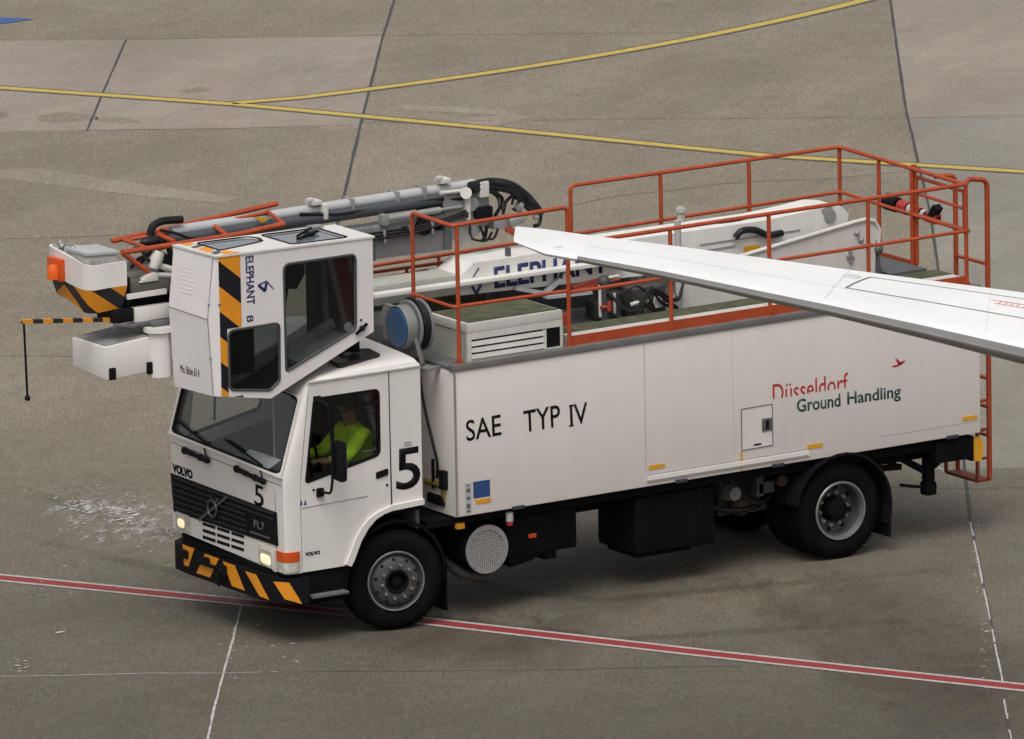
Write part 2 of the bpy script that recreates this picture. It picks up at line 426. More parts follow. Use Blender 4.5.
b = MB(); b.face([(-600, -300, 0), (900, -300, 0), (900, 900, 0), (-600, 900, 0)])
tag(b.build('ground', CONC, smooth=None), kind='structure')
def gp(px, py): return at(px, py, z=0)
def sheet(name, pts, m, lev, label=None):
    b = MB(); b.face([(p[0], p[1], .0012 * lev) for p in pts])
    return tag(b.build(name, m, smooth=None), label, kind='structure')
def ribbon(name, pts, wid, m, lev, wob=0.0, n=1, gaps=0.0):
    """painted line or joint along ground points; wid is in metres across the line"""
    P = [Vector((p[0], p[1], 0)) for p in pts]; q = []
    for a, c in zip(P, P[1:]):
        k = max(1, int((c - a).length * n))
        q += [a.lerp(c, i / k) for i in range(k)]
    q.append(P[-1]); b = MB(); prev = None; segs = []
    for i, p in enumerate(q):
        d = (q[min(i + 1, len(q) - 1)] - q[max(i - 1, 0)]).normalized(); sd = Vector((-d.y, d.x, 0))
        p = p + sd * wob * (noise.noise(p * .9) + .5 * noise.noise(p * 4.1))
        hw = wid / 2 * (1 + (.5 * noise.noise(p * 3.0) if wob or gaps else 0))
        cur = (p + sd * hw, p - sd * hw)
        if prev and not (gaps and noise.noise(p * 1.7 + Vector((5, 3, 1))) > .55 - gaps):
            vs = [prev[0], prev[1], cur[1], cur[0]]; b.face([(v.x, v.y, .0012 * lev) for v in vs])
        prev = cur
    return tag(b.build(name, m, smooth=None), kind='structure')
def G(*px): return [gp(x, y) for x, y in px]
def far(pts, a=60, b=60):
    """carry a line on past its first and last point"""
    pts = [Vector((p[0], p[1], 0)) for p in pts]; o = list(pts)
    if a: o.insert(0, pts[0] + (pts[0] - pts[1]).normalized() * a)
    if b: o.append(pts[-1] + (pts[-1] - pts[-2]).normalized() * b)
    return o
# paler slabs
sheet('pale_slab', G((-700, 42), (126, 40), (383, 35.5), (378, 62), (361, 123), (360, 126), (88, 130.5), (-700, 141)), PALE, 1)
sheet('pale_slab', G((889, -9), (1700, -9), (1700, 108), (907, 118)), PALE, 1)
sheet('grey_slab', G((907, 118), (1700, 108), (1700, 440), (960, 470), (946, 300)), MID, 1)
# old rubbed-out paint bands
sheet('faded_marking', G((0, 170), (40, 168), (140, 184), (238, 197), (225, 204), (130, 195), (0, 178)), WORN, 2)
sheet('faded_marking', G((405, 105), (470, 108), (512, 112), (528, 118), (495, 126), (440, 123), (500, 115), (404, 110)), WORN, 2)
sheet('faded_marking', G((318, 127), (360, 124), (372, 127), (330, 131)), WORN, 2)
for pts in (((38, 116), (60, 112), (96, 115), (98, 120), (60, 123), (40, 121)), ((95, 117), (125, 118), (144, 122), (120, 124), (98, 121)), ((176, 91), (200, 87), (214, 90), (190, 94)), ((0, 111), (10, 113), (8, 117), (0, 118))):
    sheet('stain_patch', G(*pts), CONC, 2)
# joints
ribbon('slab_joint', far(G((397, -8), (383, 36), (361, 123), (345, 192), (330, 255)), 40, 16), .036, JOINT, 3, wob=.006, n=2)
ribbon('slab_joint', far(G((888.5, -8), (893, 20), (906, 110), (930, 215), (942, 290), (960, 420), (970, 520)), 40, 0), .036, JOINT, 3, wob=.012, n=2)
ribbon('slab_joint', far(G((970, 520), (985, 590), (1000, 670), (1012, 750)), 0, 40), .024, JOINT, 3, wob=.012, n=5)
ribbon('slab_joint', G((126, 40), (104, 90), (87, 131)), .028, JOINT, 3, wob=.008, n=3)
ribbon('chalk_line', G((970, 522), (978, 560), (986, 600), (1001, 675), (1013, 750)), .018, CHALK, 4, wob=.012, n=14, gaps=.35)
ribbon('chalk_line', far(G((243, 596), (233, 640), (219, 690), (205, 750)), 0, 14), .024, CHALK, 4, wob=.010, n=14, gaps=.1)
ribbon('chalk_line', G((-20, 677), (60, 676), (150, 673.5), (215, 673.5), (278, 672)), .018, CHALK, 4, wob=.012, n=14, gaps=.25)
ribbon('crack_line', G((278, 672), (420, 671), (560, 670), (760, 665), (990, 668)), .016, CRACK, 3, wob=.03, n=6, gaps=.1)
ribbon('crack_line', G((-300, 41), (126, 40), (383, 35.5), (520, 34), (700, 33)), .013, CRACK, 3, wob=.04, n=2, gaps=.1)
ribbon('crack_line', G((-20, 239), (60, 238), (160, 233)), .013, CRACK, 3, wob=.03, n=3)
ribbon('crack_line', G((-20, 356), (60, 356), (78, 357)), .013, CRACK, 3, wob=.03, n=3)
ribbon('crack_line', G((88, 130.5), (220, 129), (360, 125)), .013, CRACK, 3, wob=.04, n=2)
ribbon('crack_line', G((360, 123), (620, 119), (907, 118), (1060, 115)), .013, CRACK, 3, wob=.05, n=2, gaps=.1)
ribbon('crack_line', G((540, 212), (620, 196), (720, 184), (820, 180), (920, 169)), .013, CRACK, 3, wob=.12, n=2)
ribbon('crack_line', G((945, 305), (1000, 300), (1060, 303)), .013, CRACK, 3, wob=.03, n=2)
ribbon('crack_line', G((878, 487), (965, 489), (1060, 487)), .013, CRACK, 3, wob=.03, n=4)
# painted lines
def twin(name, pts, w0, w1, m0, m1):
    ribbon(name + '_border', pts, w0 * .88, m0, 5, n=1); ribbon(name, pts, w1, m1, 6, n=1)
def quad(P0, P1, P2, k=14):
    return [P0 * (1 - t) ** 2 + P1 * 2 * t * (1 - t) + P2 * t * t for t in [i / k for i in range(k + 1)]]
twin('yellow_line', far(G((-40, 84), (0, 88), (235, 104.5), (512, 130.5), (768, 156), (1024, 172), (1080, 175))), .33, .17, BLKL, YEL)
arc = G((232, 103.5)) + quad(gp(300, 98), gp(640, 58), gp(866, 0)) + G((890, -9)); arc = far(arc, 0, 80)
twin('yellow_line', arc, .32, .17, BLKL, YEL)
ribbon('red_line_border', far(G((0, 578), (240, 602), (430, 622), (700, 653), (1024, 688))), .30, WHL, 5)
ribbon('red_line', far(G((0, 578), (240, 602), (430, 622), (700, 653), (1024, 688))), .175, REDL, 6)
sheet('blue_marking', G((-30, 17), (20, 18.5), (34, 19.5), (10, 23), (-30, 27)), BLU, 6)
# grime, painted truck shade and dried de-icing foam
def blob(cx, cy, rx, ry, seed, jag=.5, n=26):
    return [(cx + rx * math.cos(a) * (1 + jag * noise.noise(Vector((math.cos(a) * 1.8 + seed, math.sin(a) * 1.8, seed)))), cy + ry * math.sin(a) * (1 + jag * noise.noise(Vector((math.cos(a) * 1.8, math.sin(a) * 1.8 + seed, seed))))) for a in [2 * math.pi * i / n for i in range(n)]]
f = MB(); nf = 0
for cx, cy, sx, sy, k, sz in ((88, 499, 46, 12, 50, .008), (122, 522, 50, 26, 90, .009), (72, 506, 24, 6, 40, .014), (98, 512, 30, 10, 50, .012), (150, 543, 36, 18, 50, .008), (130, 516, 24, 10, 50, .014), (60, 487, 44, 8, 24, .009), (60, 570, 50, 40, 26, .009), (22, 667, 14, 8, 20, .010), (255, 640, 50, 30, 16, .010), (945, 470, 22, 3, 22, .014), (985, 640, 5, 60, 24, .008), (975, 560, 4, 40, 20, .009), (235, 660, 4, 50, 24, .009), (60, 633, 4, 1, 4, .02), (155, 612, 3, 2, 3, .012)):
    for _ in range(k):
        p = gp(random.gauss(cx, sx * .5), random.gauss(cy, sy * .5)); r = sz * random.choice((.4, .5, .6, .8, 1.1, 1.5)); nf += 1
        f.face([(q[0], q[1], .0076 + nf * 2e-6) for q in blob(p.x, p.y, r * random.uniform(.9, 2.2), r * random.uniform(.7, 1.3), random.uniform(0, 50), 1.1, 11)])
tag(f.build('foam_flecks', FOAM, smooth=None), 'dried white foam flecks splashed on the concrete in front of the truck', 'foam flecks', kind='stuff')

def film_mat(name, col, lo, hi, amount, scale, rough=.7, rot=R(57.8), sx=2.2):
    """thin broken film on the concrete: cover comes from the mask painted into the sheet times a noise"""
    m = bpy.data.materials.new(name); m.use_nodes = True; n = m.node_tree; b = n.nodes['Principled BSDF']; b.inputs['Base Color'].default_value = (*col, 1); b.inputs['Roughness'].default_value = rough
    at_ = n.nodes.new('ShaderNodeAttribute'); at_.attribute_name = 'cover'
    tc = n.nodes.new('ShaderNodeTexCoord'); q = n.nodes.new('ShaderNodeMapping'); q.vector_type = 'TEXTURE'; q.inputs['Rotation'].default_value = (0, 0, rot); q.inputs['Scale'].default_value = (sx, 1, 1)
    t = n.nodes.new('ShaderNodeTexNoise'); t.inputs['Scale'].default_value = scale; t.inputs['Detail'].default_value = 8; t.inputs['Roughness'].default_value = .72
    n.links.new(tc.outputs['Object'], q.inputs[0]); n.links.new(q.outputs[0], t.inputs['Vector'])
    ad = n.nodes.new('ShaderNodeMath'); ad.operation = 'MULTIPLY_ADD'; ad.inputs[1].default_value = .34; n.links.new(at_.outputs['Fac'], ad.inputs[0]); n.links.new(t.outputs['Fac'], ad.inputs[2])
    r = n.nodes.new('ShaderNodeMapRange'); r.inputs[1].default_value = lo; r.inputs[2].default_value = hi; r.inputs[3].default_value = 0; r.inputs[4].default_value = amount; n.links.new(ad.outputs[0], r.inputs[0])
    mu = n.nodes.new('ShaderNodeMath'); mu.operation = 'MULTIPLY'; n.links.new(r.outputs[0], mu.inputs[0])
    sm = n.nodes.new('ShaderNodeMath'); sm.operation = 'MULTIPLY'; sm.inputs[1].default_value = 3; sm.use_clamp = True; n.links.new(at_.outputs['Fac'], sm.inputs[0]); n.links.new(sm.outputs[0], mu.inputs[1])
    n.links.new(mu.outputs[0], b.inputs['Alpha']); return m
def film(name, pts, wid, m, lev, label=None, kind='structure'):
    """ribbon along ground points whose cover fades to nothing at its sides and ends"""
    P = [Vector((p[0], p[1], 0)) for p in pts]; q = []
    for a, c in zip(P, P[1:]):
        k = max(2, int((c - a).length * 3)); q += [a.lerp(c, i / k) for i in range(k)]
    q.append(P[-1]); b = bmesh.new(); lay = b.verts.layers.float.new('cover'); rows = []
    for i, p in enumerate(q):
        d = (q[min(i + 1, len(q) - 1)] - q[max(i - 1, 0)]).normalized(); sd = Vector((-d.y, d.x, 0)); e = min(1, 4 * min(i, len(q) - 1 - i) / len(q)); row = []
        for k in range(7):
            u = k / 3 - 1; v = b.verts.new(p + sd * (u * wid / 2) + Vector((0, 0, .0012 * lev))); v[lay] = max(0, 1 - u * u) * e; row.append(v)
        rows.append(row)
    for a, c in zip(rows, rows[1:]):
        for k in range(6): b.faces.new([a[k], a[k + 1], c[k + 1], c[k]])
    bmesh.ops.recalc_face_normals(b, faces=b.faces)
    me = bpy.data.meshes.new(name); b.to_mesh(me); b.free()
    return tag(link(name, me, m, None, None), label, kind=kind)
FILMW = film_mat('foam_film', (.44, .42, .41), .80, .98, .75, 7.0)
film('foam_smear', G((38, 492), (80, 497), (125, 520), (178, 558)), 3.0, FILMW, 6.6, 'thin smeared white foam dried on the concrete in front of the bumper', 'stuff')
GRIME_SHADE = film_mat('grime_and_shade', (.055, .038, .027), .55, 1.05, .45, 1.6)  # carries real grime and the shade painted under the truck
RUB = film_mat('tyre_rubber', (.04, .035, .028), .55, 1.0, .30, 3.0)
film('ground_stain_shade', G((800, 560), (860, 610), (940, 680), (1015, 760)), 2.6, GRIME_SHADE, 2.6)
film('ground_stain_shade', G((330, 590), (480, 585), (640, 565), (780, 545)), 4.2, GRIME_SHADE, 2.7)  # truck shade painted onto the ground between the wheels
film('ground_stain_shade', G((330, 640), (470, 640), (620, 650)), 3.0, GRIME_SHADE, 2.8)  # truck shade painted onto the ground along the near side
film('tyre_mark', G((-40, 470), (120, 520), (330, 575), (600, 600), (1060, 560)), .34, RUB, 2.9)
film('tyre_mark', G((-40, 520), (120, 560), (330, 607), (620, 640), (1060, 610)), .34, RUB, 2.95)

# ------------------------------------------------------------------ the de-icing truck
T = empty('deicing_truck', (4.0, 1.2, 0))
bpy.context.view_layer.update()
tag(T, 'white aircraft de-icing lorry with orange railings, folded booms and the number 5 on its cab', 'de-icing truck')
YN, YF = .06, 2.33                       # near and far side of the cab
BX0, BX1, BY0, BY1 = 1.79, 8.145, 0.0, 2.45
def zt(x): return 2.607 + .0053 * (x - 5)
def zb(x): return 1.088 + .0053 * (x - 5)

# chassis ------------------------------------------------------------
c = MB()
for y in (.72, 1.62): c.box(.1, 8.0, y, y + .09, .74, .98)
for x in (.25, 1.7, 3.4, 5.2, 7.3): c.box(x, x + .12, .8, 1.63, .76, .95)
c.box(1.5, 8.1, .10, 2.35, .975, 1.05)
c.box(7.9, 8.06, .1, 2.35, .86, .98, .02)
chassis = c.build('chassis', CHASSIS, T)
for x in (1.12, 6.437):
    a = MB(); a.cyl((x, .3, .51), (x, 2.15, .51), .075); a.ball((x, 1.23, .5), (.2, .24, .2)) if x > 3 else a.box(x - .08, x + .08, .6, 1.8, .42, .56, .02)
    for y in (.62, 1.72): a.box(x - .7, x + .7, y, y + .08, .58, .66, .01)
    a.build('axle', CHASSIS, T)

# wheels -------------------------------------------------------------
def tyre_mesh():
    m = MB(); pr = [(.292, .02), (.31, .0), (.345, -.008), (.40, -.014), (.45, -.004), (.485, .02), (.503, .045)]
    for h in (.085, .135, .185): pr += [(.51, h - .028), (.51, h - .006), (.494, h - .004), (.494, h + .004), (.51, h + .006), (.51, h + .028)]
    pr += [(.503, .245), (.485, .27), (.45, .29), (.40, .297), (.31, .285), (.292, .26)]
    m.lathe(pr, seg=64)
    for k in range(64):                                             # shoulder blocks
        a = 2 * math.pi * k / 64
        for h in (.035, .245):
            p = V(math.cos(a) * .502, h, math.sin(a) * .502); t = V(-math.sin(a), 0, math.cos(a)) * .012
            n_ = V(math.cos(a), 0, math.sin(a)) * .012; yv = V(0, .022, 0)
            m.hexa([p - t - yv - n_, p + t - yv - n_, p + t + yv - n_, p - t + yv - n_, p - t - yv * .6 + n_ * .6, p + t - yv * .6 + n_ * .6, p + t + yv * .6 + n_ * .6, p - t + yv * .6 + n_ * .6])
    return m
def nuts(m, n, r, h0, h1, s=.017):
    for k in range(n):
        a = 2 * math.pi * (k + .5) / n; x, z = math.cos(a) * r, math.sin(a) * r
        m.tube([(x, h0, z), (x, h1, z)], s, 6); m.tube([(x, h1, z), (x, h1 - .018, z)], s * .55, 6)
def front_wheel():
    w_ = tyre_mesh().build('wheel', RUBBER, None)
    m = MB(); m.lathe([(.298, .03), (.304, .0), (.296, -.012), (.282, -.006), (.272, .02), (.262, .032), (.246, .012), (.236, -.012), (.20, -.03), (.125, -.034), (.125, .03)], seg=56)
    rim = m.build('rim', RIM, w_)
    m = MB(); m.lathe([(.299, .0), (.306, -.006), (.300, -.016), (.288, -.014), (.283, -.002)], seg=56); m.build('rim_flange', METAL, w_)
    m = MB(); nuts(m, 10, .168, -.03, -.062); m.build('wheel_nuts', METAL, w_)
    m = MB()
    for k in range(10):
        a = 2 * math.pi * k / 10; m.cyl((math.cos(a) * .222, -.012, math.sin(a) * .222), (math.cos(a) * .222, -.0245, math.sin(a) * .222), .017, 12)
    m.build('hand_holes', BLACK, w_)
    m = MB(); m.lathe([(.127, .0), (.125, -.036), (.112, -.046), (.098, -.044), (.09, .01), (.06, .015), (.055, -.02), (0, -.022)], seg=32); m.build('hub', CHASSIS, w_)
    return w_
def rear_wheel():
    w_ = tyre_mesh().build('wheel', RUBBER, None)
    m = MB(); m.lathe([(.298, .03), (.304, .0), (.296, -.012), (.284, -.006), (.276, .02), (.266, .055), (.258, .12), (.245, .15), (.20, .158), (0, .158)], seg=56); m.build('rim', RIM, w_)
    m = MB(); m.lathe([(.299, .0), (.306, -.006), (.300, -.016), (.284, -.014), (.274, .02), (.268, .05), (.276, .05)], seg=56); m.build('rim_flange', METAL, w_)
    m = MB(); nuts(m, 10, .168, .158, .115, .02); m.build('wheel_nuts', STEEL, w_)
    m = MB()
    for k in range(8):
        a = 2 * math.pi * k / 8; m.cyl((math.cos(a) * .222, .157, math.sin(a) * .222), (math.cos(a) * .222, .150, math.sin(a) * .222), .027, 14)
    m.build('hand_holes', BLACK, w_)
    m = MB(); m.lathe([(.135, .158), (.13, .10), (.118, .075), (.11, .03), (.09, .02), (0, .02)], seg=32); m.build('hub', CHASSIS, w_)
    return w_
def copy_part(o, parent=None):
    c_ = o.copy(); COL.objects.link(c_); c_.parent = parent
    for ch in [q for q in bpy.data.objects if q.parent is o]: copy_part(ch, c_).matrix_parent_inverse = ch.matrix_parent_inverse.copy()
    return c_
def put(o, x, y, rz):
    o.location = (x, y, .505); o.rotation_euler = (0, .2, rz); adopt(o, T)
fw_ = front_wheel(); rw_ = rear_wheel()
fw2 = copy_part(fw_); rw2, rw3, rw4 = copy_part(rw_), copy_part(rw_), copy_part(rw_)
STEER = R(-10.5)
put(fw_, 1.12, YN + .02, STEER); put(fw2, 1.12, YF - .02, math.pi + STEER)
put(rw_, 6.437, YN, 0); put(rw2, 6.437, YN + .66, math.pi); put(rw3, 6.437, YF + .02, math.pi); put(rw4, 6.437, YF - .64, 0)

# cab ------------------------------------------------------------------
X0 = -.15                                                          # flat front
WS0, WS1 = 1.705, 2.50
SH = .038                                # the cab leans a touch in the turn
def fx(z): return X0 if z <= WS0 else X0 + (z - WS0) / (WS1 - WS0) * .25
def sx(z): return .02 if z <= 1.65 else .02 + (z - 1.65) * .13
FN, FFR = .10, 2.26                                                # flat part of the front in y
cabm = MB()
levels = [.74, 1.1, 1.5, 1.705, 1.9, 2.1, 2.3, 2.50, 2.60]
def corner(z, side):
    a = V(sx(z), YN, z); e = V(fx(z), FN, z); q = V(fx(z) + .02, YN + .006, z); o = []
    for k in range(7):
        t = k / 6; p = a * (1 - t) ** 2 + q * 2 * t * (1 - t) + e * t * t
        o.append(p if side < 0 else V(p.x, 2.36 - p.y, p.z))
    return o
for sd_ in (-1, 1):
    cabm.loft([corner(z, sd_) for z in levels], cap=False, close=False)
    cabm.loft([[p + V(.02, .02 if sd_ < 0 else -.02, 0) for p in corner(z, sd_)] for z in levels], cap=False, close=False)
# lower front with the radiator opening left closed, in two leaves
cabm.hexa([(X0, FN, .74), (X0 + .03, FN, .74), (X0 + .03, FFR, .74), (X0, FFR, .74), (X0, FN, WS0), (X0 + .03, FN, WS0), (X0 + .03, FFR, WS0), (X0, FFR, WS0)])
# windscreen frame with its opening
su = V(0, 1, 0) * (FFR - FN); tu = V(.25, 0, WS1 - WS0)
hole = rnd([(.012, .03), (.985, .03), (.985, .985), (.012, .985)], [.07, .05, .06, .06], 6)
cabm.panel3([(0, 0), (1, 0), (1, 1), (0, 1)], [hole], (X0, FN, WS0), su, tu, -.03)
# roof
secs = []
for x, zs, zc in ((.10, 2.50, 2.50), (.125, 2.555, 2.565), (.18, 2.61, 2.63), (.30, 2.65, 2.67), (.60, 2.66, 2.71), (1.0, 2.66, 2.73), (1.34, 2.66, 2.735), (1.41, 2.655, 2.725), (1.44, 2.65, 2.69)):
    h = zc - zs; y0 = YN + (.04 if x < .11 else .025 if x < .13 else .015 if x < .2 else 0)
    half = [(y0, zs), (y0 + .012, zs + h * .45), (y0 + .05, zs + h * .8), (y0 + .14, zs + h * .97), (y0 + .4, zc + .008), (1.0, zc + .015)]
    ring = half + [(YN + YF - y, z) for y, z in reversed(half)]
    secs.append([(x, y, z) for y, z in ring])
cabm.loft(secs, cap=False, close=False)
cabm.face([(1.44, YN, 1.26), (1.44, YF, 1.26), (1.44, YF, 2.65), (1.44, YN, 2.65)])
cabm.face(secs[-1])
# quarter panels behind the doors with the rear of the wheel arch
for y0, y1 in ((YN, YN + .03), (YF - .03, YF)):
    cabm.prism([(1.09, 1.245), (1.44, 1.26), (1.44, 2.65), (1.075, 2.65)], 'y', y0, y1)
cab = cabm.build('cab', WHITE, T, smooth=30, shear=SH)
# gutter, seams, arch lips
m = MB(); m.bar((.14, YN - .006, 2.648), (1.43, YN - .006, 2.655), .02, .014); m.bar((.14, YF + .006, 2.648), (1.43, YF + .006, 2.655), .02, .014)
m.build('gutter', OLDW, cab, shear=SH)
arch = [(.575, .735), (.615, .80), (.70, .98), (.78, 1.09), (.87, 1.17), (.97, 1.215), (1.07, 1.235), (1.44, 1.25)]
m = MB()
for y0, y1 in ((YN - .035, YN + .01), (YF - .01, YF + .035)):
    pts = [(x, z) for x, z in arch] + [(x, z + .055) if x > 1 else (x - .062, z + .03) for x, z in reversed(arch)]
    m.prism(pts, 'y', y0, y1)
m.build('wheel_arch', WHITE, cab)
m = MB()
m.box(1.072, 1.08, YN - .0015, YN + .012, 1.25, 2.645); m.box(X0 - .0015, X0 + .01, .25, .256, .76, 1.56)
m.bar((X0 - .001, .12, 1.63), (X0 - .001, FFR, 1.63 + SH * 2.1), .003, .006)
m.build('panel_seams', mat('door_gap', (.03, .03, .032), .8), cab)
# lining, floor, rear wall, dash
m = MB(); m.box(.02, .55, YN + .04, YF - .04, .95, 1.0); m.box(.55, 1.40, YN + .04, YF - .04, 1.25, 1.28); m.box(1.38, 1.42, YN + .04, YF - .04, 1.0, 2.62); m.box(.35, 1.38, .3, 2.16, 2.60, 2.63)
m.box(.2, 1.3, .95, 1.5, 1.0, 1.34, .05)
lin = m.build('cab_lining', LINER, cab)
m = MB(); m.hexa([(-.10, .14, 1.35), (.22, .14, 1.35), (.22, 2.32, 1.35), (-.10, 2.32, 1.35), (-.10, .16, 1.60), (.20, .14, 1.57), (.20, 2.28, 1.57), (-.10, 2.26, 1.60)], .03); m.box(.12, .26, .3, .85, 1.55, 1.68, .04); m.box(-.02, .10, 1.25, 1.42, 1.56, 1.66, .02); m.box(.0, .12, 1.75, 2.0, 1.56, 1.63, .02)
m.build('dashboard', DASH, cab, shear=SH)
m = MB(); q = []
for k in range(25):
    a = 2 * math.pi * k / 24; q.append(V(.36, .56, 1.70) + V(.42, 0, .9).normalized() * .225 * math.cos(a) + V(0, 1, 0) * .225 * math.sin(a))
m.tube(q, .014, 8); m.cyl((.36, .56, 1.70), (.12, .56, 1.5), .03); m.bar(q[6], q[18], .03, .012); m.bar(q[0], q[12], .03, .012, up=(0, 1, 0))
m.build('steering_wheel', BLACK, cab)
for y in (.56, 1.9):
    m = MB(); m.box(.66, 1.18, y - .24, y + .24, 1.28, 1.42, .05); m.hexa([(1.12, y - .23, 1.4), (1.24, y - .23, 1.4), (1.24, y + .23, 1.4), (1.12, y + .23, 1.4), (1.22, y - .2, 2.1), (1.31, y - .2, 2.1), (1.31, y + .2, 2.1), (1.22, y + .2, 2.1)], .04)
    m.box(.7, 1.05, y - .18, y + .18, 1.0, 1.29); m.box(1.24, 1.32, y - .13, y + .13, 2.12, 2.3, .03)
    m.build('driver_seat' if y < 1 else 'passenger_seat', SEATM, cab)
# windscreen
m = MB(); m.panel3(rnd([(.004, .02), (.993, .02), (.993, .993), (.004, .993)], .07), [], (X0 + .012, FN, WS0), su, tu, -.006); m.build('windscreen', WSGLASS, cab, shear=SH)
m = MB(); m.panel3(hole, [rnd([(.024, .055), (.972, .055), (.972, .965), (.024, .965)], [.07, .05, .06, .06], 6)], (X0 - .006, FN, WS0), su, tu, -.02); m.build('windscreen_seal', BLACK, cab, shear=SH)
for (p, q_) in (((184.5, 450.5), (207, 460.5)), ((236.5, 469), (263, 481.5))):
    m = MB(); a = at(*p, x=X0 - .03); e = at(*q_, x=X0 - .03)
    for t, s_ in ((0, .05), (.35, .035), (.7, .045), (1, .04)): m.ball(a.lerp(e, t), (.03, s_, s_ * .8), 10)
    m.tube([a, a.lerp(e, .5) + V(0, 0, .0), e], [.028, .024, .03], 8)
    k2 = SH * e.y; blade0 = V(X0 + .015, e.y + .05, 1.76 + k2); blade1 = V(X0 + .045, min(e.y + .8, 2.2), 1.89 + k2)
    m.tube([e, blade0 + V(-.01, .1, .02), blade0.lerp(blade1, .5) + V(-.025, 0, 0)], .008, 6); m.bar(blade0 + V(-.022, 0, 0), blade1 + V(-.02, 0, 0), .02, .018)
    m.build('windscreen_wiper', BLACK, cab)
# grille
def fp(px, py, d=0.0): return at(px, py, x=X0 - d)
gq = [fp(171.5, 473), fp(277, 512.5), fp(278.5, 546), fp(174.5, 511)]
m = MB(); m.plate(gq, (-.012, 0, 0))
def gl(u, v): return (gq[0].lerp(gq[1], u)).lerp(gq[3].lerp(gq[2], u), v)
grille = m.build('grille', BLACK, cab)
m = MB()
for v in (.06, .22, .38, .54, .70, .86): m.bar(gl(.02, v) + V(-.02, 0, 0), gl(.98 if v < .3 else .72, v) + V(-.02, 0, 0), .02, .022)
m.build('grille_slats', mat('slat_black', (.020, .020, .024), .6, spec=.2), grille)
m = MB(); m.bar(gl(.27, .98) + V(-.036, 0, 0), gl(.56, .04) + V(-.036, 0, 0), .012, .03, up=(0, 0, 1))
e = gl(.415, .52) + V(-.045, 0, 0)
q = [e + V(0, .085 * math.cos(a), .085 * math.sin(a)) for a in [2 * math.pi * k / 20 for k in range(21)]]
m.tube(q, .013, 6); m.bar(e + V(0, -.05, .06), e + V(0, -.115, .115), .012, .026); m.build('grille_emblem', mat('emblem_grey', (.10, .10, .105), .4, .5), grille)
text('model_lettering', 'FL7', fp(254, 527, .02), fp(264.5, 531, .02), fp(254, 519.5, .02), GREY, grille, depth=.004)
m = MB(); m.plate([fp(250, 530.5, .015), fp(270, 537.5, .015), fp(270, 539, .015), fp(250, 532.5, .015)], (-.004, 0, 0)); m.build('trim_strip', DGREY, grille)
text('maker_lettering', 'VOLVO', fp(172.8, 472), fp(193, 479.5), fp(172.2, 462.8), INK, cab, bold=.06)
text('number_lettering', '5', fp(254.5, 504.5), fp(263.8, 508), fp(254.5, 483.5), INK, cab, bold=.008)
m = MB()
for v in range(3):
    for u in range(3):
        x0 = 203 + u * 14.3; y0 = 522 + v * 6.6 + u * 4.6
        m.plate([fp(x0, y0), fp(x0 + 12.5, y0 + 4.1), fp(x0 + 12.5, y0 + 7.2), fp(x0, y0 + 3.0)], (-.004, 0, 0))
m.build('air_slots', BLACK, cab)
for pts in (((177.5, 511), (190, 515.5), (190.5, 532.5), (178, 527.5)), ((260.5, 545), (275.5, 551), (276, 570.5), (261, 563.5))):
    m = MB(); P = [fp(*p) for p in pts]; c0 = sum(P, V(0, 0, 0)) / 4
    m.plate([c0 + (p - c0) * 1.12 for p in P], (-.012, 0, 0)); hl = m.build('headlight', OLDW, cab)
    m = MB(); Q_ = [p + V(-.0125, 0, 0) for p in P]; m.loft([Q_, [c0 + (p - c0 - V(-.0125, 0, 0)) * .86 + V(-.035, 0, 0) for p in Q_]]); m.build('headlight_lens', LAMPG, hl)
    m = MB(); e0, e1 = (.22, .78) if P[0].y > 1 else (.18, .86); L_ = lambda u, v: P[0].lerp(P[1], u).lerp(P[3].lerp(P[2], u), v) + V(-.0365, 0, 0); m.loft([[L_(a, b_) for a, b_ in rnd([(e0, .30), (e1, .30), (e1, .82), (e0, .82)], .2)], [L_(a, b_) + V(-.004, 0, 0) for a, b_ in rnd([(e0 + .08, .36), (e1 - .08, .36), (e1 - .08, .76), (e0 + .08, .76)], .2)]]); m.build('headlight_bulb', mat('lamp_core', (.85, .80, .66), .12, var=.3, vscale=22, emit=((1, .72, .36), .7)), hl)
for side in (0, 1):
    for z0, z1, mm, nm in ((.865, .965, AMBER, 'indicator'), (.76, .862, LAMPG, 'side_lamp')):
        m = MB(); px = (277.5, 297) if not side else (0, 0)
        if not side:
            pts = [V(.005, YN - .002, 0), V(-.05, YN - .002, 0), V(-.11, YN + .006, 0), V(X0 - .004, FN, 0), V(X0 - .004, .235, 0)]; off = V(-.018, -.014, 0)
        else:
            pts = [V(.005, 2.302, 0), V(-.05, 2.302, 0), V(-.11, 2.294, 0)]; off = V(-.006, .016, 0)
        ring = [p + V(.012, .012 if not side else -.012, 0) for p in pts] + [p + off for p in reversed(pts)]
        m.loft([[p + V(0, 0, z0) for p in ring], [p + V(0, 0, z1) for p in ring]]); m.build(nm, mm, cab, shear=SH if side else 0)
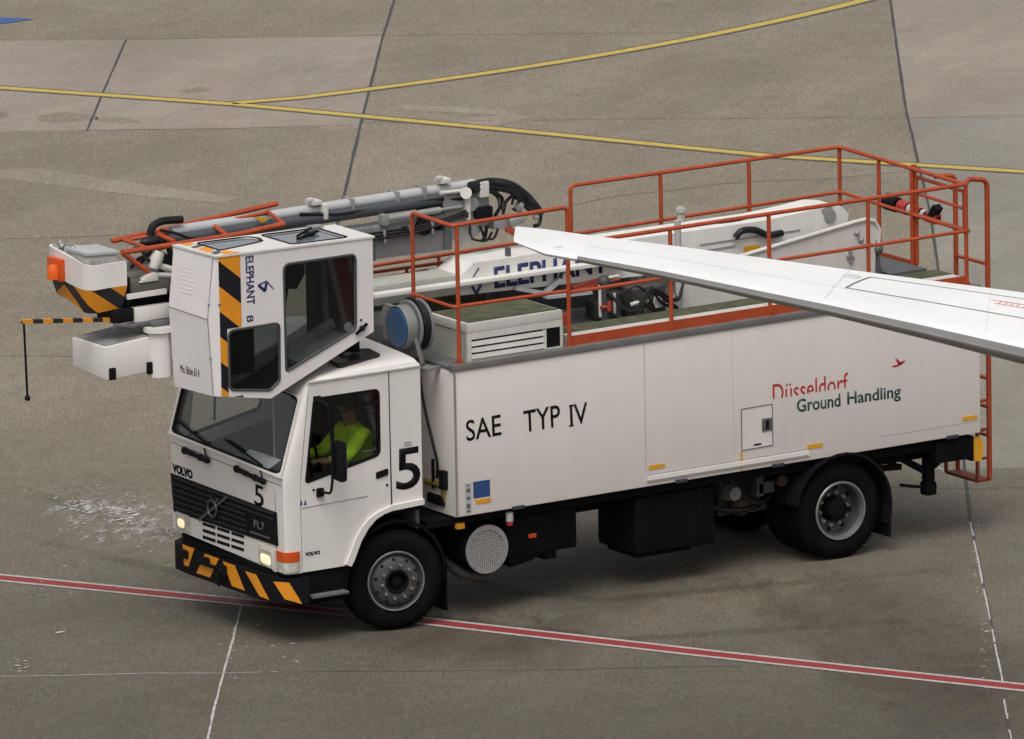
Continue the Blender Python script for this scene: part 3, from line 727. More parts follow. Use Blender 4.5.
# doors
def door(y0, y1, near):
    d_ = MB(); o = [(.028, .745), (.56, .745), (.60, .80), (.69, .985), (.775, 1.10), (.865, 1.18), (.97, 1.225), (1.068, 1.243), (1.068, 2.64), (.155, 2.64), (.028, 1.60)]
    win = rnd([(.075, 1.628), (.962, 1.805), (.965, 2.485), (.195, 2.485)], [.06, .07, .07, .05])
    d_.prism(o, 'y', y0, y1, [win])
    d = d_.build('door', WHITE, cab_parent, smooth=30, shear=0 if near else SH)
    m = MB(); m.prism(rnd([(.065, 1.618), (.972, 1.795), (.975, 2.495), (.185, 2.495)], .06), 'y', (y0 + y1) / 2 - .004, (y0 + y1) / 2 + .004); m.build('window', GLASS, d, shear=0 if near else SH)
    m = MB(); wi = rnd([(.102, 1.668), (.936, 1.832), (.938, 2.457), (.215, 2.457)], [.06, .07, .07, .05]); ys = y0 - .004 if near else y1 - .012
    m.prism(win, 'y', ys, ys + .016, [wi])
    m.bar((.40, ys + .006, 1.76), (.43, ys + .006, 2.29), .012, .02, up=(1, 0, 0)); m.bar((.42, ys + .006, 2.29), (.955, ys + .006, 2.36), .012, .022)
    m.build('window_seal', BLACK, d, shear=0 if near else SH)
    m = MB(); sg = -1 if near else 1; yy = y0 if near else y1
    m.prism(rnd([(.90, 1.575), (1.04, 1.60), (1.04, 1.665), (.90, 1.64)], .015), 'y', yy + sg * .012, yy - sg * .01); m.build('door_handle', BLACK, d)
    m = MB(); m.bar((.03, yy + sg * .001, 1.395), (.80, yy + sg * .001, 1.415), .006, .006); m.build('body_crease', STEEL, d)
    iy = (y1, y1 + .012) if near else (y0 - .012, y0)
    m = MB(); m.prism([(.05, 1.0), (.56, 1.0), (.9, 1.26), (1.05, 1.28), (1.05, 1.79), (.06, 1.59)], 'y', *iy); m.build('door_lining', LINER, d)
    return d
cab_parent = T
dn = door(YN, YN + .035, True); df = door(YF - .035, YF, False)
text('maker_lettering', 'VOLVO', at(305, 556.5, y=YN), at(320, 554, y=YN), at(305, 552.6, y=YN), INK, dn, bold=.06)
m = MB()
for px in (301.2, 305.2): p = at(px, 502.5, y=YN - .003); m.prism([(p.x - .016, p.z - .025), (p.x + .016, p.z - .025), (p.x, p.z + .03)], 'y', YN - .004, YN - .001)
m.build('door_stickers', STICKB, dn)
m = MB()
for px, py in ((313.5, 490), (387, 485)): p = at(px, py, y=YN); m.cyl((p.x, YN - .006, p.z), (p.x, YN + .002, p.z), .013, 10)
m.build('lock_barrels', BLACK, dn)
text('number_lettering', '5', at(396, 491, y=YN), at(420.3, 487, y=YN), at(396, 449.5, y=YN), INK, cab, bold=.012)
m = MB(); a = at(399, 489, y=YN); 
for k in range(2):
    p = at(404, 443 + k * 2.6, y=YN); m.box(p.x, p.x + .09, YN - .003, YN, p.z - .006, p.z + .006)
m.build('small_print', STEEL, cab)
# steps and black skirt under the doors
m = MB()
for y0, y1 in ((YN + .03, YN + .3), (YF - .3, YF - .03)): m.hexa([(-.02, y0, .40), (.55, y0, .40), (.55, y1, .40), (-.02, y1, .40), (-.02, y0, .735), (.57, y0, .735), (.57, y1, .735), (-.02, y1, .735)], .02)
m.build('cab_step', CHASSIS, T)
m = MB(); m.box(.10, .52, -.01, YN + .2, .478, .505, .006); m.box(.10, .52, YF - .2, YF + .05, .478, .505, .006); m.build('step_tread', mat('tread_grey', (.12, .12, .125), .6, var=.2, damt=.3), T)
m = MB()
for y0, y1 in ((YN + .02, YN + .5), (YF - .5, YF - .02)):
    pr = []
    for k in range(13):
        a = math.pi * (-.05 + 1.1 * k / 12); pr.append((1.12 + .60 * math.cos(a), .51 + .62 * math.sin(a)))
    m.prism(pr + [(1.12 + (p[0] - 1.12) * .95, .51 + (p[1] - .51) * .95) for p in reversed(pr)], 'y', y0, y1)
    m.box(1.70, 1.72, y0, y1, .12, .6)
m.build('front_mudguard', CHASSIS, T)
m = MB(); m.box(.50, 1.43, YN + .035, YF - .035, 1.19, 1.246); m.box(.44, .50, YN + .035, YF - .035, .72, 1.246); m.build('wheel_well', CHASSIS, T)
# bumper
BP = [(.04, .0), (-.10, .06), (-.20, .22), (-.24, .66), (-.24, 1.8), (-.21, 2.13), (-.14, 2.25), (.02, 2.33)]
plan = [(.07, .0), (.07, .24), (-.02, .24), (-.06, .5), (-.06, 1.9), (-.02, 2.12), (.07, 2.12), (.07, 2.33)] + BP[::-1]
m = MB(); m.prism(plan, 'z', .44, .70); bumper = m.build('bumper', BLACK, T, smooth=25)
m = MB(); m.prism([(.3, .1), (.3, 2.26), (-.05, 2.26), (-.17, 2.0), (-.18, .36), (-.05, .1)], 'z', .70, .76); m.build('bumper_step', CHASSIS, T)
def bump_at(px, py, out=.007):
    """point of the bumper face seen at a pixel"""
    v = FW + RT * ((px - 512) / FPX) - UP * ((py - 369.5) / FPX); best = None
    for (xa, ya), (xb, yb) in zip(BP, BP[1:]):
        a = V(xa, ya, 0); d = V(xb - xa, yb - ya, 0); nn = V(-d.y, d.x, 0).normalized() * 1
        if nn.x > 0: nn = -nn
        t = (a - CAM).dot(nn) / v.dot(nn); p = CAM + v * t; u = (p - a).dot(d) / d.length_squared
        if -.06 <= u <= 1.06 and (best is None or t < best[0]): best = (t, p + nn * out)
    return best[1] if best else None
for quad_ in (((183, 544), (195, 548.5), (189, 566.5), (184.6, 565)), ((205.5, 553.5), (219.5, 558.5), (210.5, 577.5), (197, 572.8)), ((223.5, 561), (235.5, 565.5), (245.5, 590.5), (232.5, 586)), ((245.5, 570.8), (256.7, 574.4), (270, 600.0), (260, 596.0)), ((273.4, 581.4), (289.5, 582.5), (302.2, 604.0), (285, 599.0))):
    m = MB(); n = 8; gr = []
    for i in range(n + 1):
        row = []
        for j in range(5):
            u, v = i / n, j / 4; q = [Vector((*c_, 0)) for c_ in quad_]; p = q[0].lerp(q[1], u).lerp(q[3].lerp(q[2], u), v); row.append(bump_at(p.x, p.y))
        gr.append(row)
    for i in range(n):
        for j in range(4):
            P_ = [gr[i][j], gr[i + 1][j], gr[i + 1][j + 1], gr[i][j + 1]]
            if all(P_): m.face(P_)
    bmesh.ops.remove_doubles(m.bm, verts=m.bm.verts, dist=.0005)
    m.build('hazard_stripe', ORANGE, bumper, rec=False)
m = MB(); e = V(-.25, 1.12, .60)
m.box(-.30, -.235, 1.05, 1.2, .54, .67, .02); m.tube([e + V(-.06, .05 * math.cos(a), .05 * math.sin(a)) for a in [2 * math.pi * k / 12 for k in range(13)]], .012, 6); m.cyl((-.31, 1.12, .46), (-.31, 1.12, .69), .016, 8); m.build('tow_jaw', BLACK, bumper)
m = MB()
for y in (1.92, 1.5): m.box(-.275, -.235, y - .12, y + .06, .60, .685, .012)
m.bar((-.27, 1.62, .62), (-.27, 1.25, .62), .03, .03); m.build('bumper_fitting', BLACK, bumper)
# mirrors
m = MB(); a = at(339.5, 461, y=-.16)
m.hexa([a + V(*q) for q in ((-.03, -.085, -.21), (.04, -.085, -.20), (.045, .085, -.19), (-.035, .085, -.20), (-.03, -.085, .20), (.04, -.085, .20), (.045, .085, .2), (-.035, .085, .2))], .028)
mir = m.build('mirror', BLACK, T)
m = MB(); t0 = at(316, 400, y=YN - .01); t1 = at(327.5, 404, y=-.12); b1 = at(331, 494, y=-.12); b0 = at(319, 491, y=YN - .01)
m.tube([t0, t1, at(332, 440, y=-.12), at(332.5, 480, y=-.12), b1, b0], .014, 8, bend=.05); m.box(b0.x - .03, b0.x + .05, YN - .03, YN, b0.z - .06, b0.z + .03, .01); m.box(t0.x - .03, t0.x + .05, YN - .03, YN, t0.z - .03, t0.z + .04, .01)
m.build('mirror_arm', BLACK, mir)
m = MB(); m.plate([a + V(.044, y, z) for y, z in ((-.065, -.16), (.065, -.16), (.065, .16), (-.065, .16))], (.004, 0, 0)); m.build('mirror_glass', METAL, mir)
m = MB(); m.hexa([V(-.16, 2.62, 1.95) + V(*q) for q in ((-.05, -.1, -.2), (.05, -.1, -.2), (.05, .1, -.2), (-.05, .1, -.2), (-.05, -.1, .2), (.05, -.1, .2), (.05, .1, .2), (-.05, .1, .2))], .03)
m.tube([(.1, 2.40, 2.4), (-.1, 2.55, 2.38), (-.13, 2.6, 2.1)], .014); m.tube([(.05, 2.40, 1.6), (-.1, 2.55, 1.6), (-.13, 2.6, 1.8)], .014)
# roof hatch
h0, h1, h2 = at(339, 364.6, z=2.755), at(381.6, 355.4, z=2.755), at(357, 343.5, z=2.755)
P4 = [h0, h1, h2, h0 + (h2 - h1)]; hc_ = sum(P4, V(0, 0, 0)) / 4
m = MB(); m.prism(rnd([(p.x, p.y) for p in P4], .06), 'z', 2.70, 2.765); m.build('roof_hatch', mat('hatch_black', (.012, .012, .014), .35, var=.2), cab)

# tank body -------------------------------------------------------------
m = MB()
m.hexa([(BX0, BY0, zb(BX0)), (BX1, BY0, zb(BX1)), (BX1, BY1, zb(BX1)), (BX0, BY1, zb(BX0)), (BX0, BY0, zt(BX0) - .035), (BX1, BY0, zt(BX1) - .035), (BX1, BY1, zt(BX1) - .035), (BX0, BY1, zt(BX0) - .035)], .012)
body = m.build('tank_body', BOXW, T)
def bz(x, z): return z + .0053 * (x - 5)
m = MB()
for y0, y1 in ((-.016, .07), (BY1 - .07, BY1 + .016)):
    m.hexa([(BX0 - .015, y0, zt(BX0) - .037), (BX1 + .01, y0, zt(BX1) - .037), (BX1 + .01, y1, zt(BX1) - .037), (BX0 - .015, y1, zt(BX0) - .037), (BX0 - .015, y0, zt(BX0) + .03), (BX1 + .01, y0, zt(BX1) + .03), (BX1 + .01, y1, zt(BX1) + .03), (BX0 - .015, y1, zt(BX0) + .03)], .008)
m.build('roof_edge', mat('edge_grey', (.16, .155, .155), .55, .2, var=.2, damt=.4), body)
m = MB()
m.hexa([(BX0, .071, zt(BX0) - .036), (BX1, .071, zt(BX1) - .036), (BX1, BY1 - .071, zt(BX1) - .036), (BX0, BY1 - .071, zt(BX0) - .036), (BX0, .071, zt(BX0)), (BX1, .071, zt(BX1)), (BX1, BY1 - .071, zt(BX1)), (BX0, BY1 - .071, zt(BX0))])
deck = m.build('deck', FLOORG, T)
m = MB(); s_ = .0015
for x, w_ in ((4.045, .007), (5.11, .0025)): m.hexa([(x, -s_, bz(x, 1.09 + .17)), (x + w_, -s_, bz(x, 1.26)), (x + w_, .005, bz(x, 1.26)), (x, .005, bz(x, 1.26)), (x, -s_, bz(x, 2.56)), (x + w_, -s_, bz(x, 2.56)), (x + w_, .005, bz(x, 2.56)), (x, .005, bz(x, 2.56))])
m.bar((4.05, .001, bz(4.05, 1.205)), (6.05, .001, bz(6.05, 1.205)), .006, .012); m.bar((6.9, .001, bz(6.9, 1.215)), (8.14, .001, bz(8.14, 1.215)), .006, .006)
m.bar((4.05, -.018, bz(4.05, 1.150)), (6.0, -.018, bz(6.0, 1.150)), .006, .012)
m.build('panel_joint', mat('joint_grey', (.36, .335, .31), .6), body)
m = MB(); m.bar((4.06, -.008, bz(4.06, 1.165)), (6.02, -.008, bz(6.02, 1.165)), .016, .055); m.build('sill_rail', WHITE, body)
m = MB(); m.bar((BX0 + .01, -.004, zb(BX0) + .01), (BX0 + .01, -.004, zt(BX0) - .05), .012, .02, up=(1, 0, 0)); m.build('corner_trim', STEEL, body)
m = MB()
for x in (2.45, 4.40, 5.57, 7.72): m.box(x, x + .14, -.020, .02, zb(x) - .012, zb(x) + .022, .004)
m.build('hinge_plates', mat('hinge_slate', (.03, .035, .05), .5), body)
m = MB(); x0, x1, z0, z1 = 5.20, 5.585, 1.30, 1.735
m.prism([(x0, z0), (x1, z0 + .006), (x1, z1 + .006), (x0, z1)], 'y', -.006, 0, [[(x0 + .01, z0 + .01), (x1 - .01, z0 + .016), (x1 - .01, z1 - .004), (x0 + .01, z1 - .01)]])
ht = m.build('hatch', WINGLINE, body)
m = MB(); m.prism([(x0 + .008, z0 + .008), (x1 - .008, z0 + .014), (x1 - .008, z1 - .002), (x0 + .008, z1 - .008)], 'y', -.003, .001); m.build('hatch_cover', BOXW, ht)
m = MB(); m.box(5.45, 5.57, -.014, -.003, 1.47, 1.60, .004); m.build('hatch_latch', DGREY, ht)
m = MB(); m.box(5.49, 5.53, -.018, -.0145, 1.49, 1.58); m.box(5.35, 5.44, -.006, -.003, 1.335, 1.352); m.build('hatch_slot', BLACK, ht)
m = MB(); m.box(5.19, 5.205, -.012, 0, 1.10, 1.29); m.build('level_gauge', REFL, body)
text('lettering', 'SAE', at(466.5, 441.5, y=0), at(501.5, 435, y=0), at(465.5, 420.5, y=0), INK, body, bold=.005)
text('lettering', 'TYP', at(524, 432.5, y=0), at(560.5, 426, y=0), at(523, 411, y=0), INK, body, bold=.005)
text('lettering', 'IV', at(570.5, 426, y=0), at(588, 423, y=0), at(569.5, 405, y=0), INK, body, bold=.005)
m = MB()
for py in (425.6, 405.6): p = at(571.4, py, y=-.003); m.box(p.x - .026, p.x + .026, -.004, 0, p.z - .008, p.z + .008)
m.build('letter_serifs', INK, body)
text('place_lettering', 'D\u00fcsseldorf', at(772.8, 399, y=0), at(848, 387, y=0), at(772.5, 384.2, y=0), TXTRED, body, cut=.24)
text('lettering', 'Ground', at(797, 412.4, y=0), at(840.5, 406.4, y=0), at(796.6, 399.2, y=0), TXTGRN, body, bold=.016)
text('lettering', 'Handling', at(847.4, 408.3, y=0), at(900.8, 400.8, y=0), at(847, 392.2, y=0), TXTGRN, body, bold=.016)
m = MB(); B_ = [at(x, y, y=-.001) for x, y in ((892, 366), (897, 364.8), (905, 359.6), (904, 362.6), (898, 366.2), (893.5, 367.4))]
m.plate(B_, (0, -.003, 0)); m.plate([at(x, y, y=-.001) for x, y in ((895.2, 358.3), (896.8, 358.8), (902.5, 363.4), (898, 364.6))], (0, -.003, 0)); m.build('bird_emblem', TXTRED, body)
m = MB()
for x0, x1, z in ((2.02, 2.20, 1.20), (4.08, 4.27, 1.275), (6.0, 6.19, 1.235), (7.92, 8.10, 1.275)): m.box(x0, x1, -.006, 0, z - .022, z + .022)
m.build('side_reflectors', REFL, body)
m = MB(); p0 = at(473, 481, y=0); p1 = at(490, 496, y=0); m.box(p0.x, p1.x, -.004, 0, p1.z, p0.z - .01); m.build('blue_sticker', STICKB, body)
m = MB(); m.box(1.90, 1.97, -.004, 0, 1.10, 1.405); sk = m.build('info_sticker', LGREY, body)
m = MB()
for z, h in ((1.38, .012), (1.33, .04), (1.25, .03), (1.17, .05), (1.12, .02)): m.box(1.915, 1.955, -.006, -.0045, z - h / 2, z + h / 2)
m.build('sticker_print', DGREY, sk)
# front of the tank body: pipes, valve
m = MB(); m.curve([at(418, 362, x=1.70), at(423, 400, x=1.7), at(432, 440, x=1.72), at(437, 462, x=1.74), at(437, 478, x=1.76)], .016, 7); m.build('air_line', HOSE, T)
m = MB(); m.cyl((1.79, .55, 1.35), (1.79, .30, 1.35), .03, 10); m.tube([(1.79, .3, 1.35), (1.79, .22, 1.35), (1.79, .22, 1.2)], .03, 8, bend=.05); m.build('valve', mat('brass', (.38, .25, .05), .5, .5, var=.2, damt=.4), T)
m = MB(); m.box(1.74, 1.82, .14, .24, 1.33, 1.52, .01); m.box(1.76, 1.82, .2, .5, 1.15, 1.25, .01); m.cyl((1.78, .40, 1.3), (1.78, .40, 1.6), .02, 8); m.build('valve_body', BLACK, T)
m = MB(); m.cyl((1.62, 1.0, 1.0), (1.62, 1.0, 2.9), .10, 18); m.cyl((1.62, 1.9, 1.0), (1.62, 1.9, 2.7), .12, 18); m.build('intake_stack', DGREY, T)

# under the body --------------------------------------------------------
m = MB(); m.lathe([(0, .10), (.245, .10), (.25, .115), (.25, .70), (.0, .70)], (2.205, 0, .675), (0, 1, 0), 36); sil = m.build('silencer', CHASSIS, T)
pm = bpy.data.materials.new('perforated_plate'); pm.use_nodes = True; n = pm.node_tree; bb = n.nodes['Principled BSDF']; bb.inputs['Roughness'].default_value = .5; bb.inputs['Metallic'].default_value = .3
tcn = n.nodes.new('ShaderNodeTexCoord'); mpn = n.nodes.new('ShaderNodeMapping'); mpn.inputs['Scale'].default_value = (1, 0, 1); vo = n.nodes.new('ShaderNodeTexVoronoi'); vo.inputs['Scale'].default_value = 42; vo.inputs['Randomness'].default_value = .15
n.links.new(tcn.outputs['Object'], mpn.inputs[0]); n.links.new(mpn.outputs[0], vo.inputs['Vector']); rp = n.nodes.new('ShaderNodeValToRGB'); rp.color_ramp.elements[0].position = .3; rp.color_ramp.elements[1].position = .5
rp.color_ramp.elements[0].color = (.12, .12, .12, 1); rp.color_ramp.elements[1].color = (.42, .41, .40, 1); n.links.new(vo.outputs['Distance'], rp.inputs[0]); n.links.new(rp.outputs[0], bb.inputs['Base Color'])
m = MB(); m.lathe([(0, .092), (.235, .094), (.235, .10)], (2.205, 0, .675), (0, 1, 0), 40); m.build('perforated_cover', pm, sil)
m = MB(); m.lathe([(.20, .10), (.20, .086), (.245, .086), (.25, .10)], (2.205, 0, .675), (0, 1, 0), 40)
for k in range(4):
    a = math.pi * (.25 + k * .5); m.cyl((2.205 + .21 * math.cos(a), .08, .675 + .21 * math.sin(a)), (2.205 + .21 * math.cos(a), .095, .675 + .21 * math.sin(a)), .022, 8)
m.build('cover_ring', STEEL, sil)
m = MB(); m.tube([(1.98, .55, .52), (2.04, .40, .42), (2.12, .3, .375), (2.30, .2, .36)], .055, 14, bend=.08); m.build('exhaust_pipe', mat('rusty_pipe', (.065, .055, .05), .7, .3, var=.3, damt=.4), T)
m = MB(); m.box(1.84, 1.93, .06, .12, .93, .99, .01); m.build('marker_lamp', REFL, T)
m = MB(); m.box(2.50, 3.32, .17, .62, .53, .95, .02); m.hexa([(2.55, .2, .42), (2.8, .2, .46), (2.8, .6, .46), (2.55, .6, .42), (2.5, .18, .54), (2.95, .18, .54), (2.95, .6, .54), (2.5, .6, .54)], .01); m.box(2.95, 3.1, .2, .6, .44, .54, .02)
tb = m.build('battery_box', CHASSIS, T)
m = MB(); m.box(2.74, 2.83, .155, .172, .70, .745, .006); m.build('side_marker', AMBER, tb)
m = MB(); p = at(509.5, 518, y=.06); m.cyl((p.x, .06, p.z - .03), (p.x, .06, p.z + .06), .04, 12); m.build('filter_can', LGREY, T)
m = MB(); m.cyl((p.x, .06, p.z - .07), (p.x, .06, p.z - .03), .034, 12); m.build('filter_base', TXTRED, T)
m = MB(); m.box(4.00, 4.98, .15, .86, .35, .95, .05); m.box(4.08, 4.75, .25, .8, .29, .36, .03); tk = m.build('fluid_tank', CHASSIS, T)
m = MB()
for x in (4.2, 4.75): m.box(x, x + .05, .143, .866, .345, .955, .006)
m.build('tank_strap', CHASSIS, tk)
m = MB(); m.ball((5.28, .42, .80), (.10, .16, .10)); m.cyl((5.28, .3, .8), (5.28, .24, .8), .07); m.box(5.2, 5.36, .4, .6, .86, 1.0); m.build('filter_housing', mat('dusty_steel', (.17, .165, .155), .6, .2, var=.4, vscale=9, damt=.5, dirt=(.05, .045, .04)), T)
m = MB(); m.box(5.58, 5.66, .3, .42, .72, .98); m.box(5.6, 5.8, .3, .42, .74, .86, .01); m.box(5.3, 5.9, .6, .9, .5, .95); m.build('pump_bracket', mat('bracket_grey', (.055, .055, .058), .6, var=.3, damt=.3), T)
m = MB(); m.box(5.04, 5.75, .95, 1.6, .40, .98, .04); m.build('air_tank', CHASSIS, T)  # dark box added to blacken the gap ahead of the rear axle
m = MB(); m.cyl((5.86, .32, .86), (5.86, .24, .86), .06); m.ball((5.5, .5, .62), .12); m.build('coupling', mat('red_oxide', (.06, .028, .02), .6, var=.3, damt=.4), T)
m = MB(); m.curve([(5.0, .5, .8), (5.2, .42, .62), (5.6, .38, .6), (5.9, .5, .75)], .03, 8); m.curve([(5.3, .4, .9), (5.45, .3, .7), (5.7, .32, .66), (5.95, .5, .8)], .02, 8); m.build('pump_hose', HOSE, T)
m = MB()
for y0, y1 in ((-.01, .74), (1.72, 2.47)):
    pr = []
    for k in range(17):
        a = math.pi * (-.12 + 1.06 * k / 16) ; pr.append((6.437 + .60 * math.cos(a), .52 + .60 * math.sin(a)))
    m.prism(pr + [(6.437 + (p_[0] - 6.437) * .955, .52 + (p_[1] - .52) * .955) for p_ in reversed(pr)], 'y', y0, y1)
    m.hexa([(7.0, y0 + .02, .16), (7.03, y0 + .02, .16), (7.03, y1, .16), (7.0, y1, .16), (7.0, y0 + .02, .42), (7.03, y0 + .02, .42), (7.03, y1, .42), (7.0, y1, .42)])
m.build('rear_mudguard', BLACK, T)
# rear overhang: beam, lamp, lashing strut
m = MB(); m.box(7.62, 8.10, .05, .25, .83, 1.07, .02); m.box(8.06, 8.14, .05, 2.4, .80, 1.0, .02); rb = m.build('rear_beam', CHASSIS, T)
m = MB(); m.prism(rnd([(8.09, .80), (8.17, .80), (8.20, .86), (8.20, .99), (8.17, 1.045), (8.09, 1.045)], .02), 'y', .035, .20); m.build('rear_lamp', REFL, rb)
m = MB(); j = at(928, 452, y=.3); m.box(j.x - .05, j.x + .05, .25, .35, .50, 1.0, .01); m.box(j.x - .065, j.x + .065, .235, .365, .46, .60, .02); m.bar((7.05, .32, .90), (7.3, .32, .86), .05, .06); m.bar((7.3, .32, .92), (j.x - .02, .3, .70), .05, .07); m.bar((7.02, .3, .82), (7.35, .3, .80), .05, .06)
m.curve([(j.x + .05, .3, .74), (j.x + .14, .3, .80), (j.x + .17, .3, .98)], .028); m.bar((j.x - .08, .3, .55), (j.x - .38, .25, .62), .03, .03); m.build('lashing_strut', CHASSIS, T)
# rear ladder
m = MB(); yL, yR, xl = .87, .30, 8.46
m.tube([(xl, yR, .53), (xl, yR, 3.66), (8.22, yR - .02, 3.70), (8.02, .06, 3.70)], .028, 8, bend=.08); m.tube([(xl, yL, .53), (xl, yL, 3.62), (8.2, yL, 3.64)], .026, 8, bend=.08)
for k in range(7): z = .98 + k * .30; m.bar((xl, yR, z), (xl, yL, z), .05, .025)
for z in (1.35, 2.3): m.bar((8.17, yL - .02, z), (xl, yL - .02, z), .03, .03); m.bar((8.17, yR + .02, z), (xl, yR + .02, z), .03, .03)
lad = m.build('ladder', RED, T)
m = MB(); m.box(8.30, 8.47, yR, yL, .50, .53, .005)
for x in (8.31, xl):
    for y in (yR, yL): m.bar((x, y, .52), (x, y, 1.08), .03, .03, up=(1, 0, 0))
for x in (8.31,): m.bar((x, yR, .75), (xl, yR, .75), .025, .025); m.bar((x, yR, 1.05), (xl, yR, 1.05), .03, .03)
m.build('ladder_step', mat('step_red', (.22, .035, .016), .55, var=.2, damt=.3), lad)

# ------------------------------------------------------------------ railings
r_ = .022
def rail(name, tubes, plates=()):
    m = MB()
    for pts, rr in tubes: m.tube(pts, rr, 8, bend=.06)
    for a in plates: m.bar(*a)
    return m.build(name, RED, T)
yn, yf = .06, 2.34
def P(x, y, z): return V(x, y, z + .0053 * (x - 5))
zt1, zm = 3.685, 3.20
# tall front section round the cabinet
xr0, xr1 = 1.84, 3.20
t = [([P(xr1, yn, 2.6), P(xr1, yn, 4.05), P(xr0, yn, 4.03), P(xr0 + .0, .80, 4.05), P(xr0, .80, 2.75)], r_),
     ([P(1.90, yn, 2.6), P(1.90, yn, 4.03)], r_),
     ([P(xr1, yn, zm), P(xr0, yn, zm + .01), P(xr0, .80, zm + .02)], r_ * .85),
     ([P(xr1, yn, 3.62), P(1.90, yn, 3.62)], .001)]
rail('front_railing', t[:3], [])
t = [([P(xr1, yn, zt1 - .012), P(8.03, yn, zt1)], r_), ([P(xr1, yn, zm - .02), P(8.03, yn, zm)], r_ * .85)]
for x in (4.42, 5.61, 6.82, 8.03): t.append(([P(x, yn, 2.6), P(x, yn, zt1)], r_))
rail('near_railing', t, [(P(3.22, yn, 2.678), P(8.03, yn, 2.678), .012, .115)])
t = [([P(4.70, yf, 2.62), P(4.70, yf, zt1 + .05), P(8.02, yf, zt1 + .05), P(8.02, yn + .02, zt1)], r_), ([P(1.95, yf, 3.20), P(8.02, yf, 3.26), P(8.02, yn, zm)], r_ * .85)]
for x in (5.80, 6.89, 8.02): t.append(([P(x, yf, 2.6), P(x, yf, zt1 + .05)], r_))
for x in (2.0, 3.1): t.append(([P(x, yf, 2.6), P(x, yf, 3.2)], r_ * .85))
for y, z1 in ((1.62, 3.70), (1.02, 3.69)): t.append(([P(8.02, y, 2.6), P(8.02, y, z1)], r_))
t.append(([P(8.02, 1.0, 2.62), P(8.02, .82, 3.64), P(8.02, .16, 3.62)], .001))
rail('far_railing', t[:-1], [(P(4.7, yf, 2.69), P(8.02, yf, 2.69), .012, .10), (P(8.02, yf, 2.69), P(8.02, 1.02, 2.69), .012, .10)])
m = MB(); m.tube([P(8.05, .98, 2.7), P(8.05, .98, 3.62), P(8.05, .30, 3.60), P(8.05, .12, 3.60), P(8.05, .12, 3.2), P(8.05, .98, 3.22)], .02, 8, bend=.04); m.tube([P(8.05, .98, 3.45), P(8.05, .14, 3.42)], .018); m.bar(P(8.05, 1.02, 2.62), P(8.05, 1.02, 3.74), .05, .04, up=(1, 0, 0))
m.build('gate', RED, T)
m = MB()
for x in (1.90, 3.20, 4.42, 5.61, 6.82, 8.03):
    b0 = P(x, yn, 2.607); m.box(x - .05, x + .05, yn - .045, yn + .045, b0.z + .026, b0.z + .036); m.cyl(b0 + V(0, 0, .03), b0 + V(0, 0, .07), .03, 10)
    if x > 4: q = P(x, yn, zm); m.tube([q - V(.035, 0, 0), q + V(.035, 0, 0)], .024, 8)
m.build('rail_foot', mat('foot_red', (.30, .05, .018), .55, var=.25, damt=.4), T)
# inner red rails alongside the boom
m = MB(); m.tube([P(1.6, 1.75, 3.28), P(3.0, 1.75, 3.27), P(3.0, 1.75, 3.1)], .018, 8, bend=.03); m.tube([P(1.6, 1.75, 3.19), P(2.6, 1.75, 3.21)], .024, 8); m.tube([P(2.35, 1.75, 2.7), P(2.35, 1.75, 3.27)], .018)
m.tube([P(3.35, 2.2, 2.7), P(3.35, 2.2, 3.25)], .02); m.build('boom_guard_rail', RED, T)

# deck furniture -----------------------------------------------------------
def slab(mb, x0, x1, y0, y1, h0, h1, b=0.0):
    a, c_ = zt(x0), zt(x1)
    mb.hexa([(x0, y0, a + h0), (x1, y0, c_ + h0), (x1, y1, c_ + h0), (x0, y1, a + h0), (x0, y0, a + h1), (x1, y0, c_ + h1), (x1, y1, c_ + h1), (x0, y1, a + h1)], b)
m = MB(); slab(m, 3.24, 8.0, .08, .27, .003, .112); slab(m, 7.5, 8.0, .271, .36, .003, .112); m.build('walkway_kerb', OLDW, deck)
m = MB(); slab(m, 3.24, 8.0, .272, .56, .003, .116); slab(m, 1.9, 3.9, 1.85, 2.25, .003, .35); m.build('green_walkway', GREEN, deck)
m = MB(); slab(m, 3.3, 5.0, 1.7, 1.78, 0, .42); slab(m, 7.40, 7.54, 1.0, 2.25, .002, .20, .01); slab(m, 7.55, 8.0, .73, 2.25, .003, .10); slab(m, 4.9, 7.4, 2.0, 2.06, 0, .25); m.build('deck_trough', DGREY, deck)
m = MB(); slab(m, 3.35, 3.75, .9, 1.0, .0, .16, .01); slab(m, 2.9, 3.2, .95, 1.25, .0, .30, .01); m.build('red_block', REDDK, deck)
# louvred cabinet
cx0, cx1, cy0, cy1 = 2.03, 3.16, .115, .84
m = MB(); slab(m, cx0 + .01, cx1 - .01, cy0 + .012, cy1, .002, .30)
cabn = m.build('louvre_cabinet', CREAM, T)
m = MB(); slab(m, cx0, cx1, cy0, cy1 + .01, .302, .395, .008); lid = m.build('cabinet_lid', OLDW, cabn)
m = MB(); slab(m, cx0 + .04, cx1 - .03, cy0 + .04, cy1 - .02, .395, .402); m.build('cabinet_grip_mat', GREEN, lid)
m = MB(); 
slab(m, cx0, cx0 + .05, cy0, cy0 + .03, .0, .30); slab(m, cx1 - .03, cx1, cy0, cy0 + .03, .0, .30); slab(m, cx0 + .05, cx1 - .03, cy0, cy0 + .03, .23, .30); slab(m, cx0 + .05, cx1 - .03, cy0, cy0 + .03, .0, .03)
m.build('louvre_frame', OLDW, cabn)
m = MB(); slab(m, cx0 + .05, cx1 - .03, cy0 + .008, cy0 + .011, .03, .23); m.build('louvre_recess', BLACK, cabn)
m = MB()
